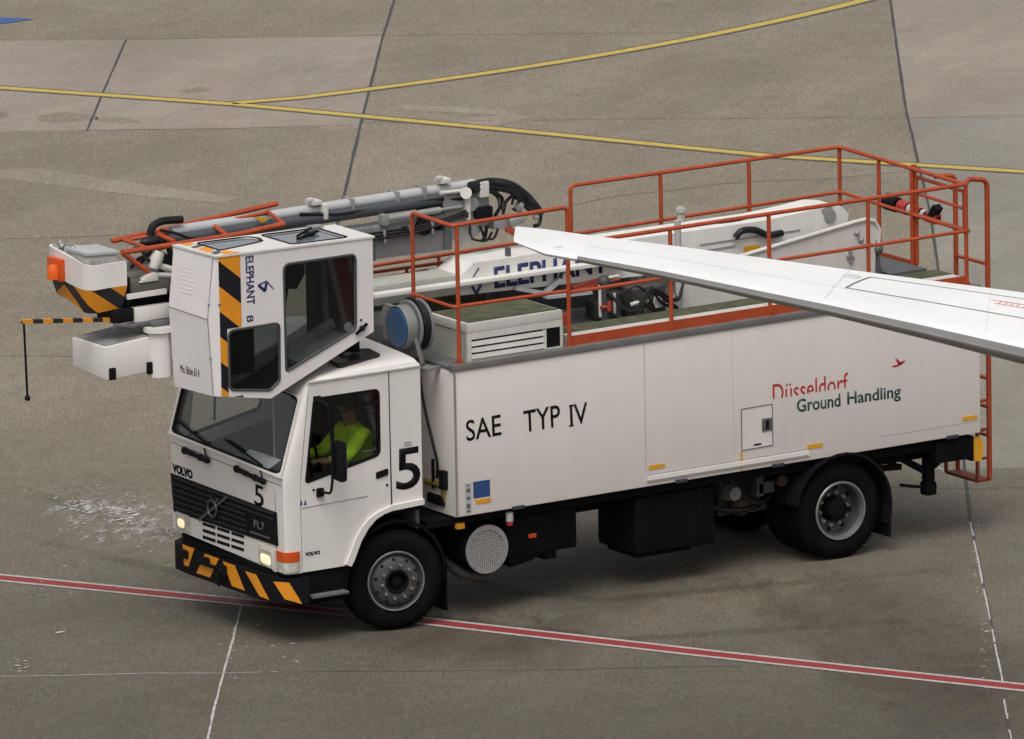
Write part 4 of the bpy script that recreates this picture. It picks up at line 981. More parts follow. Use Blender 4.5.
for k in range(3):
    z = .035 + k * .065
    x0, x1 = cx0 + .05, cx1 - .22; a, c_ = zt(x0), zt(x1)
    m.hexa([(x0, cy0 - .012, a + z), (x1, cy0 - .012, c_ + z), (x1, cy0 + .0, c_ + z), (x0, cy0 + .0, a + z), (x0, cy0 - .004, a + z + .045), (x1, cy0 - .004, c_ + z + .045), (x1, cy0 + .006, c_ + z + .045), (x0, cy0 + .006, a + z + .045)])
slab(m, cx1 - .235, cx1 - .20, cy0 - .008, cy0 + .007, .02, .22)
m.build('louvres', OLDW, cabn)
# hose reel
rc = at(404, 326.5, x=1.52)
m = MB(); m.lathe([(0, -.10), (.15, -.10), (.19, -.095), (.20, -.085), (.20, -.06)], rc, (1, 0, 0), 40); reel = m.build('hose_reel', BLUE, T)
m = MB(); m.lathe([(.20, -.065), (.215, -.085), (.222, -.07), (.222, .03), (.20, .04)], rc, (1, 0, 0), 40); m.build('reel_rim', mat('reel_grey', (.17, .175, .17), .5, var=.1, damt=.3), reel)
m = MB()
for h in (.045, .175): m.lathe([(.10, h), (.252, h), (.262, h + .008), (.262, h + .022), (.252, h + .03), (.10, h + .03)], rc, (1, 0, 0), 44)
m.build('reel_flange', MATS['reel_grey'], reel)
m = MB()
pts = []
for k in range(3 * 24): a = 2 * math.pi * k / 24; pts.append(rc + V(.10 + .025 * k / 24, .225 * math.cos(a), .225 * math.sin(a)))
m.tube(pts, .02, 7); m.cyl(rc + V(.08, 0, 0), rc + V(.185, 0, 0), .22, 30)
m.tube([rc + V(.1, .25 * math.cos(a), .27 * math.sin(a)) for a in [math.pi * (.25 + .7 * k / 10) for k in range(11)]], .018, 7)
m.build('wound_hose', HOSE, reel)
m = MB(); m.box(rc.x - .03, rc.x + .0, rc.y + .14, rc.y + .36, rc.z - .18, rc.z + .15, .01); m.box(rc.x - .02, rc.x + .03, rc.y + .10, rc.y + .34, rc.z + .15, rc.z + .18, .01); m.bar(rc + V(.02, -.19, -.08), rc + V(.06, -.24, -.34), .05, .03); m.box(rc.x + .03, rc.x + .16, rc.y - .36, rc.y - .18, rc.z - .40, rc.z - .37, .006)
m.bar(rc + V(.04, -.24, -.39), V(1.86, rc.y - .2, 2.55), .06, .03)
m.build('reel_bracket', MATS['reel_grey'], reel)
m = MB(); m.box(1.56, 1.80, .70, 2.2, 2.35, 3.02, .02); m.build('pump_cabinet', GREY, T)
# pump group on the deck
m = MB(); m.box(4.45, 4.86, .82, 1.1, 2.62, 2.93, .03); m.cyl((4.3, .95, 2.62), (4.3, .95, 2.9), .09, 16); m.box(4.12, 4.42, 1.0, 1.2, 2.62, 2.80, .02); m.cyl((4.1, .8, 2.66), (4.1, .8, 3.05), .05, 14); m.ball((4.1, .8, 3.05), .07); m.cyl((4.5, .62, 2.70), (4.5, .80, 2.70), .05, 14); m.build('pump_unit', mat('pump_grey', (.04, .04, .042), .5, var=.3, damt=.35), T)
m = MB(); m.tube([(4.05, .8, 2.70), (4.05, .8, 3.06), (4.16, .8, 3.09), (4.3, .84, 3.08)], .018, 8, bend=.05); m.tube([(4.22, .8, 2.70), (4.22, .8, 2.92)], .016, 8); m.tube([(4.40, .78, 2.78), (4.47, .76, 2.80), (4.53, .76, 2.76)], .022, 8, bend=.02); m.tube([(4.55, .76, 2.80), (4.62, .76, 2.83)], .03, 8); m.hexa([(4.66, .73, 2.72), (4.76, .73, 2.72), (4.76, .80, 2.72), (4.66, .80, 2.72), (4.70, .74, 2.86), (4.76, .74, 2.86), (4.76, .79, 2.86), (4.70, .79, 2.86)], .01); m.build('pump_pipework', OLDW, T)
m = MB(); m.cyl((4.12, .74, 2.76), (4.12, .74, 2.86), .024, 10); m.cyl((4.03, .76, 2.8), (4.14, .76, 2.8), .02, 10); m.build('valve_handle', REDDK, T)
m = MB(); m.curve([(4.1, .75, 2.95), (4.3, .6, 2.75), (4.55, .62, 2.95), (4.85, .62, 2.8), (5.0, .72, 2.95)], .018, 7); m.curve([(4.2, .8, 2.7), (4.35, .62, 2.66), (4.6, .7, 2.9), (4.9, .68, 2.7)], .02, 7); m.curve([(4.62, .74, 2.95), (4.70, .70, 2.80), (4.82, .70, 2.74), (4.95, .72, 2.86)], .014, 6); m.curve([(4.3, .78, 2.9), (4.42, .72, 2.98), (4.55, .72, 2.9), (4.66, .74, 2.72)], .012, 6); m.build('hydraulic_hose', HOSE, T)

# ------------------------------------------------------------------ boom turret, lower boom
def poly(px, y): return [(q.x, q.z) for q in (at(a, b_, y=y) for a, b_ in px)]
tur = poly([(682, 316), (682, 272), (744, 255), (856, 221.5), (866, 219), (874, 221), (879, 229), (878, 246), (873, 292)], .80)
m = MB(); m.prism(tur, 'y', .80, .84); tu_ = m.build('turret', mat('turret_grey', (.60, .565, .53), .5, var=.06, damt=.25), T)
m = MB(); m.prism(tur, 'y', 1.56, 1.60); m.prism([(5.1, 2.62), (7.3, 2.66), (7.3, 2.75), (5.1, 2.72)], 'y', .84, 1.56); m.build('turret_cheek', OLDW, tu_)
m = MB(); top = [V(q[0], .795, q[1]) for q in tur[1:8]]; m.tube([p + V(0, .0, 0) for p in top], .022, 8); m.build('turret_edge', OLDW, tu_)
m = MB(); 
for px, py in ((857, 233), (861, 240)): q = at(px, py, y=.79); m.ball(q, .03)
for dx, dz in ((0, 0), (.05, -.01), (.025, .05), (.03, -.05)): q = at(848.5, 257, y=.79); m.box(q.x + dx - .02, q.x + dx + .02, .78, .80, q.z + dz - .02, q.z + dz + .02, .004)
m.build('turret_bolts', STEEL, tu_)
m = MB(); m.hexa([(7.38, .8, 2.66), (7.50, .8, 2.66), (7.50, 1.5, 2.66), (7.38, 1.5, 2.66), (7.40, .8, 3.10), (7.45, .8, 3.10), (7.45, 1.5, 3.10), (7.40, 1.5, 3.10)], .02); m.ball((7.45, .82, 2.98), .06); m.build('turret_stop', DGREY, tu_)
m = MB(); m.tube([at(679, 312, y=.72), at(677.5, 220, y=.72)], .035, 10); wl = m.build('work_lamp', LGREY, T)
m = MB(); q = at(681, 214, y=.72); m.cyl(q + V(0, 0, -.08), q + V(0, 0, .02), .042, 12); m.cyl(q + V(0, 0, .02), q + V(0, 0, .06), .055, 12); m.cyl(q + V(0, 0, .06), q + V(0, 0, .075), .035, 12); m.build('lamp_head', mat('lamp_head_white', (.46, .45, .41), .5, var=.25, vscale=12), wl)
YB = 1.05
def bp_(px, py, y=YB): q = at(px, py, y=y); return (q.x, q.z)
side = [bp_(459.5, 295.5), bp_(460, 276), bp_(474, 263), bp_(620, 241), bp_(768, 220), bp_(806, 211.5), bp_(828, 206), bp_(842, 206.5), bp_(849, 214), bp_(846, 226), bp_(780, 250), bp_(640, 276)]
m = MB(); m.prism(side, 'y', YB, 1.50); boom = m.build('lower_boom', mat('boom_white', (.70, .685, .65), .45, var=.06, vscale=2, damt=.22, dirt=(.3, .27, .22)), T, smooth=30)
m = MB(); inner = [bp_(340, 312), bp_(340, 292), bp_(470, 274), bp_(470, 293)]
m.prism(inner, 'y', YB + .03, 1.47); m.build('inner_boom', CREAM, boom)
m = MB(); a = at(372, 296, y=.98); c_ = at(622, 260.5, y=.98); m.hexa([(a.x, .93, a.z - .02), (c_.x, .93, c_.z - .02), (c_.x, YB - .003, c_.z - .02), (a.x, YB - .003, a.z - .02), (a.x, .93, a.z + .022), (c_.x, .93, c_.z + .022), (c_.x, YB - .003, c_.z + .022), (a.x, YB - .003, a.z + .022)], .006); m.build('boom_ledge', MATS['boom_white'], boom)
m = MB(); m.bar(at(615, 276, y=1.0), at(572, 287, y=1.0), .05, .03); m.tube([at(620, 279, y=.98), at(572, 291, y=.98)], .014); m.build('red_guard', REDDK, boom)
m = MB(); m.bar(at(545, 293, y=1.0), at(560, 279, y=1.0), .06, .04); m.bar(at(515, 288, y=1.0), at(560, 296, y=1.0), .05, .04); m.bar(at(545, 297, y=.95), at(590, 292, y=.95), .10, .03); m.build('boom_rest', LGREY, T)
text('lettering', 'ELEPHANT', at(494.5, 288.5, y=YB), at(608, 272, y=YB), at(493.5, 267, y=YB), NAVY, boom, bold=.03)
m = MB()
for a, b_, w_ in (((472, 286.5), (476.5, 293.5), .03), ((476.5, 293.5), (481, 284.5), .03), ((473, 277), (479, 268), .012)):
    p, q = at(*a, y=YB - .003), at(*b_, y=YB - .003); m.bar(p, q, .004, w_, up=(p - q).cross(V(0, 1, 0)))
m.build('chevron_emblem', NAVY, boom)
m = MB(); m.curve([at(735, 238, y=1.0), at(742, 231, y=.98), at(755, 230, y=1.0), at(768, 235, y=1.0), at(782, 233, y=1.02)], .035, 9); m.curve([at(718, 226, y=1.2), at(735, 221, y=1.2), at(752, 224, y=1.25)], .03, 9); m.build('boom_hose', HOSE, boom)
m = MB(); q = at(752, 249, y=1.03); m.box(q.x - .09, q.x + .09, 1.02, YB - .004, q.z - .035, q.z + .035); m.build('boom_sticker', REFL, boom)
m = MB(); p = at(830, 210, y=YB - .01); m.cyl((p.x, YB - .02, p.z - .06), (p.x, 1.52, p.z - .06), .07, 18); m.bar(at(822, 212, y=YB - .005), at(832, 206.5, y=YB - .005), .01, .05); m.build('boom_pin', STEEL, boom)
m = MB(); m.bar(at(735, 246, y=YB - .004), at(650, 260, y=YB - .004), .006, .02); m.bar(at(800, 230, y=YB - .004), at(700, 245, y=YB - .004), .006, .016); m.build('boom_weld', STEEL, boom)

# ------------------------------------------------------------------ upper boom (grey), knuckle and hoses
YU = 1.40
def uq(px, py, y=YU): return at(px, py, y=y)
def slant(mb, p, q, h, y0, y1, b=.008):
    """long beam between two points of its top near edge, h deep"""
    mb.hexa([(p.x, y0, p.z - h), (q.x, y0, q.z - h), (q.x, y1, q.z - h), (p.x, y1, p.z - h), (p.x, y0, p.z), (q.x, y0, q.z), (q.x, y1, q.z), (p.x, y1, p.z)], b)
m = MB(); slant(m, uq(150, 268), uq(452, 229), .21, YU, YU + .30); ub = m.build('upper_boom', GREY, T)
m = MB(); slant(m, uq(375, 227.5), uq(470, 210), .10, YU + .03, YU + .26); slant(m, uq(215, 247), uq(375, 227.5), .09, YU + .03, YU + .26); m.build('telescopic_section', mat('section_grey', (.20, .20, .205), .5, var=.1, damt=.3), ub)
m = MB(); q = uq(446, 236); m.box(q.x - .03, q.x + .06, YU - .02, YU + .32, q.z - .14, q.z + .10, .01); q = uq(368, 247); m.box(q.x, q.x + .08, YU - .02, YU + .32, q.z - .15, q.z + .12, .008); m.build('boom_collar', DGREY, ub)
m = MB(); m.cyl(uq(170, 232, 1.55), uq(474, 184.5, 1.55), .058, 14); tb = m.build('fluid_pipe', LGREY, ub)
m = MB(); m.cyl(uq(168, 241, 1.50), uq(466, 195, 1.50), .066, 14); m.build('fluid_hose', mat('hose_slate', (.055, .06, .072), .45, var=.1), ub)
m = MB(); m.tube([uq(440, 193), uq(470, 190)], .02, 8)
for px, py in ((315, 203), (444, 181)): q = uq(px, py, 1.5); m.box(q.x - .06, q.x + .06, 1.46, 1.6, q.z - .02, q.z + .03, .01); m.box(q.x - .09, q.x - .03, 1.46, 1.52, q.z + .02, q.z + .06, .01)
m.box(uq(327, 212).x - .02, uq(327, 212).x + .03, 1.42, 1.62, uq(327, 220).z, uq(327, 205).z, .006)
m.build('pipe_clamp', OLDW, ub)
m = MB()
kn = [(x, z) for x, z in ((2.60, 3.95), (2.64, 4.07), (3.12, 4.09), (3.16, 3.70), (2.98, 3.56), (2.80, 3.50), (2.66, 3.58))]
m.prism(kn, 'y', YU + .02, YU + .06); m.prism(kn, 'y', YU + .28, YU + .32); m.cyl((2.92, YU - .02, 3.90), (2.92, YU + .36, 3.90), .07, 16)
knu = m.build('knuckle', mat('knuckle_grey', (.24, .24, .235), .5, var=.15, damt=.4), ub)
m = MB(); q = uq(467, 190); q2 = uq(467, 220); m.bar(q, q2, .07, .05, up=(1, 0, 0), b=.008); q = uq(483, 184); m.box(q.x - .06, q.x + .05, YU - .04, YU + .1, q.z - .13, q.z + .03, .01); m.cyl(uq(466, 193, YU - .06), uq(466, 193, YU + .02), .06, 14); m.build('knuckle_link', OLDW, knu)
m = MB(); m.box(2.42, 2.62, YU + .05, YU + .28, 3.66, 3.96, .03); m.cyl((2.35, YU - .02, 3.74), (2.35, YU + .2, 3.74), .09, 14); m.box(2.75, 3.05, YU + .08, YU + .26, 3.6, 3.95, .03); m.box(2.1, 2.45, YU - .02, YU + .1, 3.69, 3.76, .01); m.box(2.95, 3.15, YU - .04, YU + .2, 3.74, 3.86, .02); m.build('valve_block', BLACK, knu)
m = MB()
for pts, rr in ((((470, 186), (490, 182), (510, 185), (525, 195), (535, 206), (540, 213)), .045), (((472, 190), (492, 187), (512, 191), (524, 203), (534, 211)), .04), (((488, 190), (497, 196), (500, 206), (495, 216)), .02), (((492, 190), (502, 198), (503, 210)), .018), (((503, 214), (506, 202), (514, 195), (520, 195)), .018), (((538, 206), (540.5, 216), (539, 224), (534, 226)), .02), (((470, 226), (471, 237), (478, 240.5), (487, 240), (492, 232)), .013), (((487, 226), (485, 236), (483, 240)), .02), (((480, 226), (484, 236), (486, 240)), .014), (((498, 229), (494, 238), (488, 239.5)), .013), (((512, 204), (514, 198), (519, 201), (517, 210), (513, 209)), .014)):
    m.curve([uq(x, y, YU - .02 + .05 * (i % 2)) for i, (x, y) in enumerate(pts)], rr, 8)
m.build('hydraulic_hoses', HOSE, knu)
m = MB(); m.cyl(uq(508, 222), uq(522, 217), .06, 12); m.box(uq(494, 226).x, uq(500, 226).x + .1, YU, YU + .14, 3.60, 3.72, .02); m.cyl(uq(517, 206), uq(521, 207), .05, 10); m.ball(uq(536, 217), .035); m.build('swivel_fitting', STEEL, knu)
m = MB(); m.cyl(uq(507, 229), uq(515, 233), .035, 12); m.bar(uq(515, 233), uq(540, 247), .04, .04); m.build('knuckle_ram', REDDK, knu)
m = MB(); m.bar(uq(526, 238), uq(575, 264), .10, .10); m.box(uq(512, 257, YB).x - .02, uq(512, 257, YB).x + .02, YB + .05, YB + .1, 3.36, 3.47); m.build('boom_arm', DGREY, knu)

m = MB()
for k in range(3):
    y = YU - .02 - .012 * k; o = .045 * k
    m.curve([uq(172, 262 + 4 * k, y), uq(215, 253 + 4 * k, y), uq(300, 243 + 3 * k, y), uq(376, 233 + 3 * k, y), uq(420, 226 + 2.5 * k, y), uq(452, 216 + 2 * k, y), uq(468, 210 + 3 * k, y)], .014, 6)
m.curve([uq(300, 214, 1.46), uq(340, 214, 1.44), uq(380, 207, 1.46), uq(430, 200, 1.45), uq(462, 199, 1.42)], .016, 6)
m.build('cable_bundle', HOSE, ub)
m = MB()
for px, py in ((384, 233), (410, 229), (432, 224)):
    q = uq(px, py, YU - .03); m.box(q.x - .012, q.x + .012, YU - .05, YU, q.z - .10, q.z + .03, .004)
for px, py in ((350, 198), (395, 191), (422, 186)):
    q = uq(px, py, 1.52); m.box(q.x - .015, q.x + .015, 1.45, 1.63, q.z - .17, q.z + .0, .004)
m.build('cable_clip', STEEL, ub)
m = MB(); m.cyl(uq(385, 219, YU + .0), uq(440, 210, YU + .0), .035, 12); m.cyl(uq(440, 210, YU), uq(462, 206.5, YU), .018, 10); m.box(uq(384, 219).x - .04, uq(384, 219).x + .03, YU - .05, YU + .05, uq(384, 219).z - .06, uq(384, 219).z + .05, .01); m.build('extension_ram', STEEL, ub)
# ------------------------------------------------------------------ spray head at the boom end
m = MB(); slant(m, uq(127, 282, 1.08), uq(170, 275, 1.08), .16, 1.08, 1.5); m.build('head_beam', mat('olive_grey', (.13, .125, .10), .6, var=.2, damt=.4), T)
YH = 1.0
def hq(px, py, y=YH): return at(px, py, y=y)
A, B_, C_ = hq(126.5, 262), hq(92, 268), None
zt_h, zmid, zbt = 3.90, 3.645, 3.42
# skirt in plan: near face, rounded corner, front face, far face
pl = [(-1.34, 1.0), (-1.56, 1.0), (-1.70, 1.015), (-1.755, 1.06), (-1.775, 1.14), (-1.78, 1.35), (-1.78, 1.55), (-1.775, 1.76), (-1.70, 1.86), (-1.60, 1.88), (-1.34, 1.88)]
zts = [3.90, 3.895, 3.89, 3.895, 3.905, 3.94, 3.965, 3.985, 3.98, 3.96, 3.92]
def inset(p, d): c_ = V(-1.5, 1.45, 0); q = V(p[0], p[1], 0); return q + (c_ - q).normalized() * d
def skirt(name, f0, f1, m_, z_lo, z_hi, drop=0.0):
    mb = MB(); o = [[V(p[0], p[1], z) for p, z in zip(pl, z_hi)], [inset(p, drop) + V(0, 0, z) for p, z in zip(pl, z_lo)]]
    i_ = [[inset(p, .03) + V(0, 0, z) for p, z in zip(pl, z_hi)], [inset(p, .03 + drop) + V(0, 0, z) for p, z in zip(pl, z_lo)]]
    mb.loft([i_[1], i_[0], o[0], o[1], i_[1]], cap=False, close=False)
    return mb.build(name, m_, T, smooth=40)
zm_h = [3.655] * 2 + [3.645] * 3 + [3.665, 3.69, 3.705, 3.70, 3.68, 3.655]
zb_h = [3.42, 3.41, 3.40, 3.40, 3.405, 3.44, 3.48, 3.50, 3.50, 3.47, 3.45]
head = skirt('spray_head', 0, 0, WHITE, zm_h, zts)
hz = bpy.data.materials.new('hazard_bands'); hz.use_nodes = True; n = hz.node_tree; bb = n.nodes['Principled BSDF']; bb.inputs['Roughness'].default_value = .5
tcn = n.nodes.new('ShaderNodeTexCoord'); sp = n.nodes.new('ShaderNodeSeparateXYZ'); n.links.new(tcn.outputs['Object'], sp.inputs[0])
def mth(op, a, b_=None, c_=None):
    q = n.nodes.new('ShaderNodeMath'); q.operation = op
    for i, v in enumerate((a, b_, c_)):
        if v is None: continue
        if isinstance(v, (int, float)): q.inputs[i].default_value = v
        else: n.links.new(v, q.inputs[i])
    return q.outputs[0]
# chevrons: run along the near face in x, along the front face in y
along = mth('ADD', sp.outputs[0], mth('MULTIPLY', mth('MAXIMUM', mth('SUBTRACT', sp.outputs[1], 1.06), 0), -1.0))
d_ = mth('ABSOLUTE', mth('SUBTRACT', along, -2.21))
v_ = mth('ADD', sp.outputs[2], mth('MULTIPLY', d_, .68))
fr = mth('FRACT', mth('DIVIDE', mth('SUBTRACT', v_, 3.64), .33)); st = mth('LESS_THAN', fr, .45)
mxn = n.nodes.new('ShaderNodeMixRGB'); mxn.inputs[1].default_value = (.72, .27, .012, 1); mxn.inputs[2].default_value = (.014, .014, .018, 1); n.links.new(st, mxn.inputs[0]); n.links.new(mxn.outputs[0], bb.inputs['Base Color'])
mb = MB(); o1 = [V(p[0], p[1], z - .001) for p, z in zip(pl, zm_h)]; o2 = [inset(p, .07) + V(0, 0, z) for p, z in zip(pl, zb_h)]; i1 = [inset(p, .03) + V(0, 0, z - .001) for p, z in zip(pl, zm_h)]; i2 = [inset(p, .10) + V(0, 0, z) for p, z in zip(pl, zb_h)]
mb.loft([i2, i1, o1, o2, i2], cap=False, close=False); mb.build('hazard_skirt', hz, head, smooth=40)
m = MB(); m.prism([(p[0], p[1]) for p in [inset(q, .09) for q in pl]], 'z', 3.50, 3.54); m.build('head_floor', DGREY, head)
m = MB(); q0 = hq(95, 262, 1.12); m.hexa([(-1.72, 1.12, 3.56), (-1.37, 1.12, 3.56), (-1.37, 1.52, 3.56), (-1.72, 1.52, 3.56), (-1.72, 1.12, 3.97), (-1.37, 1.12, 3.95), (-1.37, 1.52, 3.95), (-1.72, 1.52, 3.97)], .012); m.build('head_box', CREAM, head)
m = MB(); m.hexa([(-1.735, 1.105, 3.972), (-1.355, 1.105, 3.952), (-1.355, 1.535, 3.952), (-1.735, 1.535, 3.972), (-1.735, 1.105, 4.01), (-1.355, 1.105, 3.99), (-1.355, 1.535, 3.99), (-1.735, 1.535, 4.01)], .01); m.build('head_box_lid', LGREY, head)
m = MB(); m.lathe([(.06, 0), (.13, 0), (.15, .02), (.15, .06), (.13, .08), (.06, .08)], (-1.60, 1.56, 3.84), (.4, -1, .2), 22); m.build('head_pulley', BLACK, head)
m = MB()
for x, y in ((-1.70, 1.42), (-1.72, 1.6), (-1.66, 1.74)): m.cyl((x, y, 3.52), (x, y, 4.0), .018, 8); m.ball((x, y, 4.0), .03)
m.box(-1.68, -1.60, 1.04, 1.1, 3.86, 3.93, .01); m.bar((-1.72, 1.7, 4.01), (-1.68, 1.45, 4.03), .02, .02); m.build('head_fittings', STEEL, head)
m = MB(); lq = at(57.5, 268, x=-1.79); m.box(-1.84, -1.77, lq.y - .13, lq.y + .13, lq.z - .12, lq.z + .11, .02); bl_ = m.build('beacon', AMBER, head)
m = MB(); m.lathe([(.06, 0), (.06, .10), (.04, .14), (0, .15)], (-1.875, lq.y - .06, lq.z - .09), (0, 0, 1), 20); m.build('beacon_dome', mat('beacon_amber', (.62, .085, .008), .2, emit=((1, .22, .02), .08)), bl_)
m = MB(); m.box(-1.33, -1.27, 1.05, 1.3, 3.42, 3.72, .01); m.box(-1.5, -1.25, 1.0, 1.35, 3.28, 3.42, .03); m.box(-1.30, -.75, 1.15, 1.45, 3.38, 3.50, .02); m.cyl((-1.4, 1.1, 3.33), (-1.2, 1.1, 3.33), .06, 12); m.build('head_slew', BLACK, head)
m = MB(); m.box(-1.27, -.86, .98, 1.06, 3.275, 3.42, .01); m.bar(hq(127, 297, .98), hq(166, 291, .98), .03, .05); m.build('head_bracket', WHITE, head)
m = MB(); q = uq(156, 262, 1.1); m.tube([q + V(-.03, 0, -.06), q + V(0, 0, .02), q + V(.04, 0, .10)], [.05, .07, .06], 12); m.cyl(q + V(-.02, 0, -.02), q + V(.18, 0, -.10), .035, 12); m.cyl(q + V(-.06, 0, -.12), q + V(.22, 0, -.16), .03, 10); m.hexa([q + V(*k) for k in ((-.22, -.04, -.18), (0, -.04, -.18), (0, .04, -.18), (-.22, .04, -.18), (-.10, -.04, -.10), (0, -.04, -.10), (0, .04, -.10), (-.10, .04, -.10))], .01); m.build('spray_nozzle', OLDW, head)
m = MB(); q = uq(136, 245, 1.35)
m.curve([uq(150, 236, 1.5), uq(153, 226, 1.5), uq(163, 221, 1.5), uq(182, 219.5, 1.5)], .04, 8); m.curve([uq(148, 244, 1.4), uq(154, 240, 1.4), uq(166, 243, 1.35), uq(172, 258, 1.3)], .03, 8); m.curve([uq(140, 262, 1.2), uq(150, 252, 1.2), uq(165, 256, 1.2)], .03, 8); m.ball(uq(152, 241, 1.4), (.14, .06, .05)); m.box(uq(158, 262).x, uq(170, 262).x, 1.3, 1.5, 3.55, 3.82, .03); m.curve([uq(131, 268, 1.2), uq(140, 258, 1.15), uq(152, 262, 1.1), uq(163, 272, 1.1)], .018, 6); m.curve([uq(128, 252, 1.3), uq(138, 247, 1.25), uq(146, 255, 1.2), uq(158, 250, 1.25), uq(170, 246, 1.3)], .014, 6); m.curve([uq(160, 230, 1.45), uq(175, 233, 1.4), uq(190, 238, 1.35), uq(205, 238, 1.35)], .016, 6); m.build('head_hoses', HOSE, head)
m = MB(); slant(m, uq(128, 262, 1.6), uq(162, 252, 1.6), .30, 1.6, 1.7); m.box(uq(135, 300, 1.5).x, uq(165, 300, 1.5).x, 1.5, 1.6, 3.45, 3.62, .01); m.box(uq(163, 232, 1.6).x, uq(205, 232, 1.6).x + .2, 1.55, 1.7, 3.84, 3.98, .03); m.build('head_frame', GREY, head)
# red ladder frame over the boom end
m = MB(); y = 1.33
f1 = [uq(112, 241, 1.7), uq(150, 233, 1.7), uq(277, 203.5, 1.7)]; f2 = [uq(122, 252.5, 1.1), uq(175, 244.5, 1.1), uq(240, 234, 1.1), uq(284, 224, 1.1)]
m.tube(f1, .028, 8); m.tube(f2, .028, 8); m.tube([uq(126, 240, 1.7), uq(150, 236, 1.6), uq(270, 212, 1.5)], .02, 8)
m.tube([uq(149, 231, 1.7), uq(174, 241, 1.1)], .024); m.tube([uq(124, 240, 1.65), uq(145, 247.5, 1.1)], .022); m.tube([uq(213, 225, 1.55), uq(229, 237, 1.1)], .024); m.tube([uq(267, 211, 1.5), uq(284, 224, 1.1)], .02)
m.tube([uq(122, 252.5, 1.1), uq(149, 273, 1.1)], .026); m.build('red_frame', RED, T)
m = MB(); p = uq(255, 216, 1.4); m.plate([uq(254, 217, 1.4), uq(271, 218, 1.4), uq(262, 223, 1.4)], (0, .02, 0)); m.build('yellow_bracket', mat('yellow_paint', (.55, .30, .02), .5), T)
# feeler bar with its hanging rod
fp0, fp1 = hq(22, 321.5, 1.1), hq(112, 319.5, 1.1)
m = MB(); m.bar(fp0, fp1, .045, .04)
fb = bpy.data.materials.new('banded_bar'); fb.use_nodes = True; n = fb.node_tree; bb = n.nodes['Principled BSDF']; bb.inputs['Roughness'].default_value = .5
tcn = n.nodes.new('ShaderNodeTexCoord'); sp = n.nodes.new('ShaderNodeSeparateXYZ'); n.links.new(tcn.outputs['Object'], sp.inputs[0])
st = mth('GREATER_THAN', mth('FRACT', mth('DIVIDE', mth('SUBTRACT', sp.outputs[0], fp0.x), .225)), .5)
mxn = n.nodes.new('ShaderNodeMixRGB'); mxn.inputs[1].default_value = (.62, .25, .02, 1); mxn.inputs[2].default_value = (.014, .014, .018, 1); n.links.new(st, mxn.inputs[0]); n.links.new(mxn.outputs[0], bb.inputs['Base Color'])
feel = m.build('feeler_bar', fb, T)
m = MB(); q = hq(27.5, 398, 1.1); m.tube([fp0 + V(.02, 0, 0), q], .012, 6); m.ball(q, .03); m.build('feeler_rod', BLACK, feel)
# white lamp box hanging under the head
lb = [(-1.66, 1.56), (-1.66, .92), (-.92, .92), (-.92, 1.56)]
zl0, zl1 = [2.80, 2.755, 2.79, 2.82], [3.085, 3.085, 3.15, 3.15]
m = MB(); vs = [(x, y, z) for (x, y), z in zip(lb, zl0)] + [(x, y, z) for (x, y), z in zip(lb, zl1)]; m.hexa(vs, .015); lbx = m.build('lamp_box', WHITE, T)
m = MB(); ct = V(-1.35, 1.22, 0); m.hexa([tuple(V(x, y, z) * .92 + (ct + V(0, 0, z)) * .08 + V(0, 0, .002)) for (x, y), z in zip(lb, zl1)] + [tuple(V(x, y, z) * .92 + (ct + V(0, 0, z)) * .08 + V(0, 0, .012)) for (x, y), z in zip(lb, zl1)]); m.build('lamp_box_lid', mat('sooty_lid', (.24, .24, .23), .6, var=.5, vscale=2.5, damt=.8, dirt=(.07, .065, .07)), lbx)
m = MB()
for px, py in ((112.5, 373), (150, 367)): q = at(px, py, y=.91); m.box(q.x - .035, q.x + .035, .895, .93, q.z - .07, q.z + .05, .01)
m.build('lamp_box_latch', BLACK, lbx)
m = MB(); q = at(164.5, 350, y=.85); m.cyl((q.x, .95, 2.72), (q.x, .95, 3.17), .125, 24); m.cyl((q.x, .95, 3.17), (q.x, .95, 3.22), .16, 24); m.build('lamp_post', WHITE, lbx)
m = MB(); m.tube([(q.x - .5, .95, 3.28), (q.x - .3, .98, 3.24), (q.x + .1, 1.0, 3.27)], .028, 10); m.box(q.x - .1, q.x + .5, .9, 1.3, 3.22, 3.27, .02); m.build('lamp_arm', DGREY, lbx)

# ------------------------------------------------------------------ operator cabin
YC = .10; YC2 = .83
def cq(px, py): q = at(px, py, y=YC); return (q.x, q.z)
outl = [cq(218, 257.5), cq(372.6, 238), cq(373.7, 331.5), cq(271, 398.5), cq(221, 396.5)]
bigw = rnd([cq(283.5, 264.6), cq(355.4, 254.2), cq(355.8, 329), cq(286, 372)], [.07, .06, .05, .05])
smw = rnd([cq(228.5, 331), cq(279.3, 322.8), cq(279.6, 380.5), cq(270, 390.3), cq(229.5, 390)], [.06, .06, .03, .03, .06])
m = MB(); m.prism(outl, 'y', YC, YC + .03, [bigw, smw])
m.prism(outl, 'y', YC2 - .03, YC2, [bigw])
oc = m.build('operator_cabin', CABINW, T, smooth=25)
def cv(p, y): return V(p[0], y, p[1])
m = MB(); A_, B2, C2, D2, E2 = outl
rp_ = [cv(A_, YC), cv(B2, YC), cv(B2, YC2), cv(A_, YC2)]
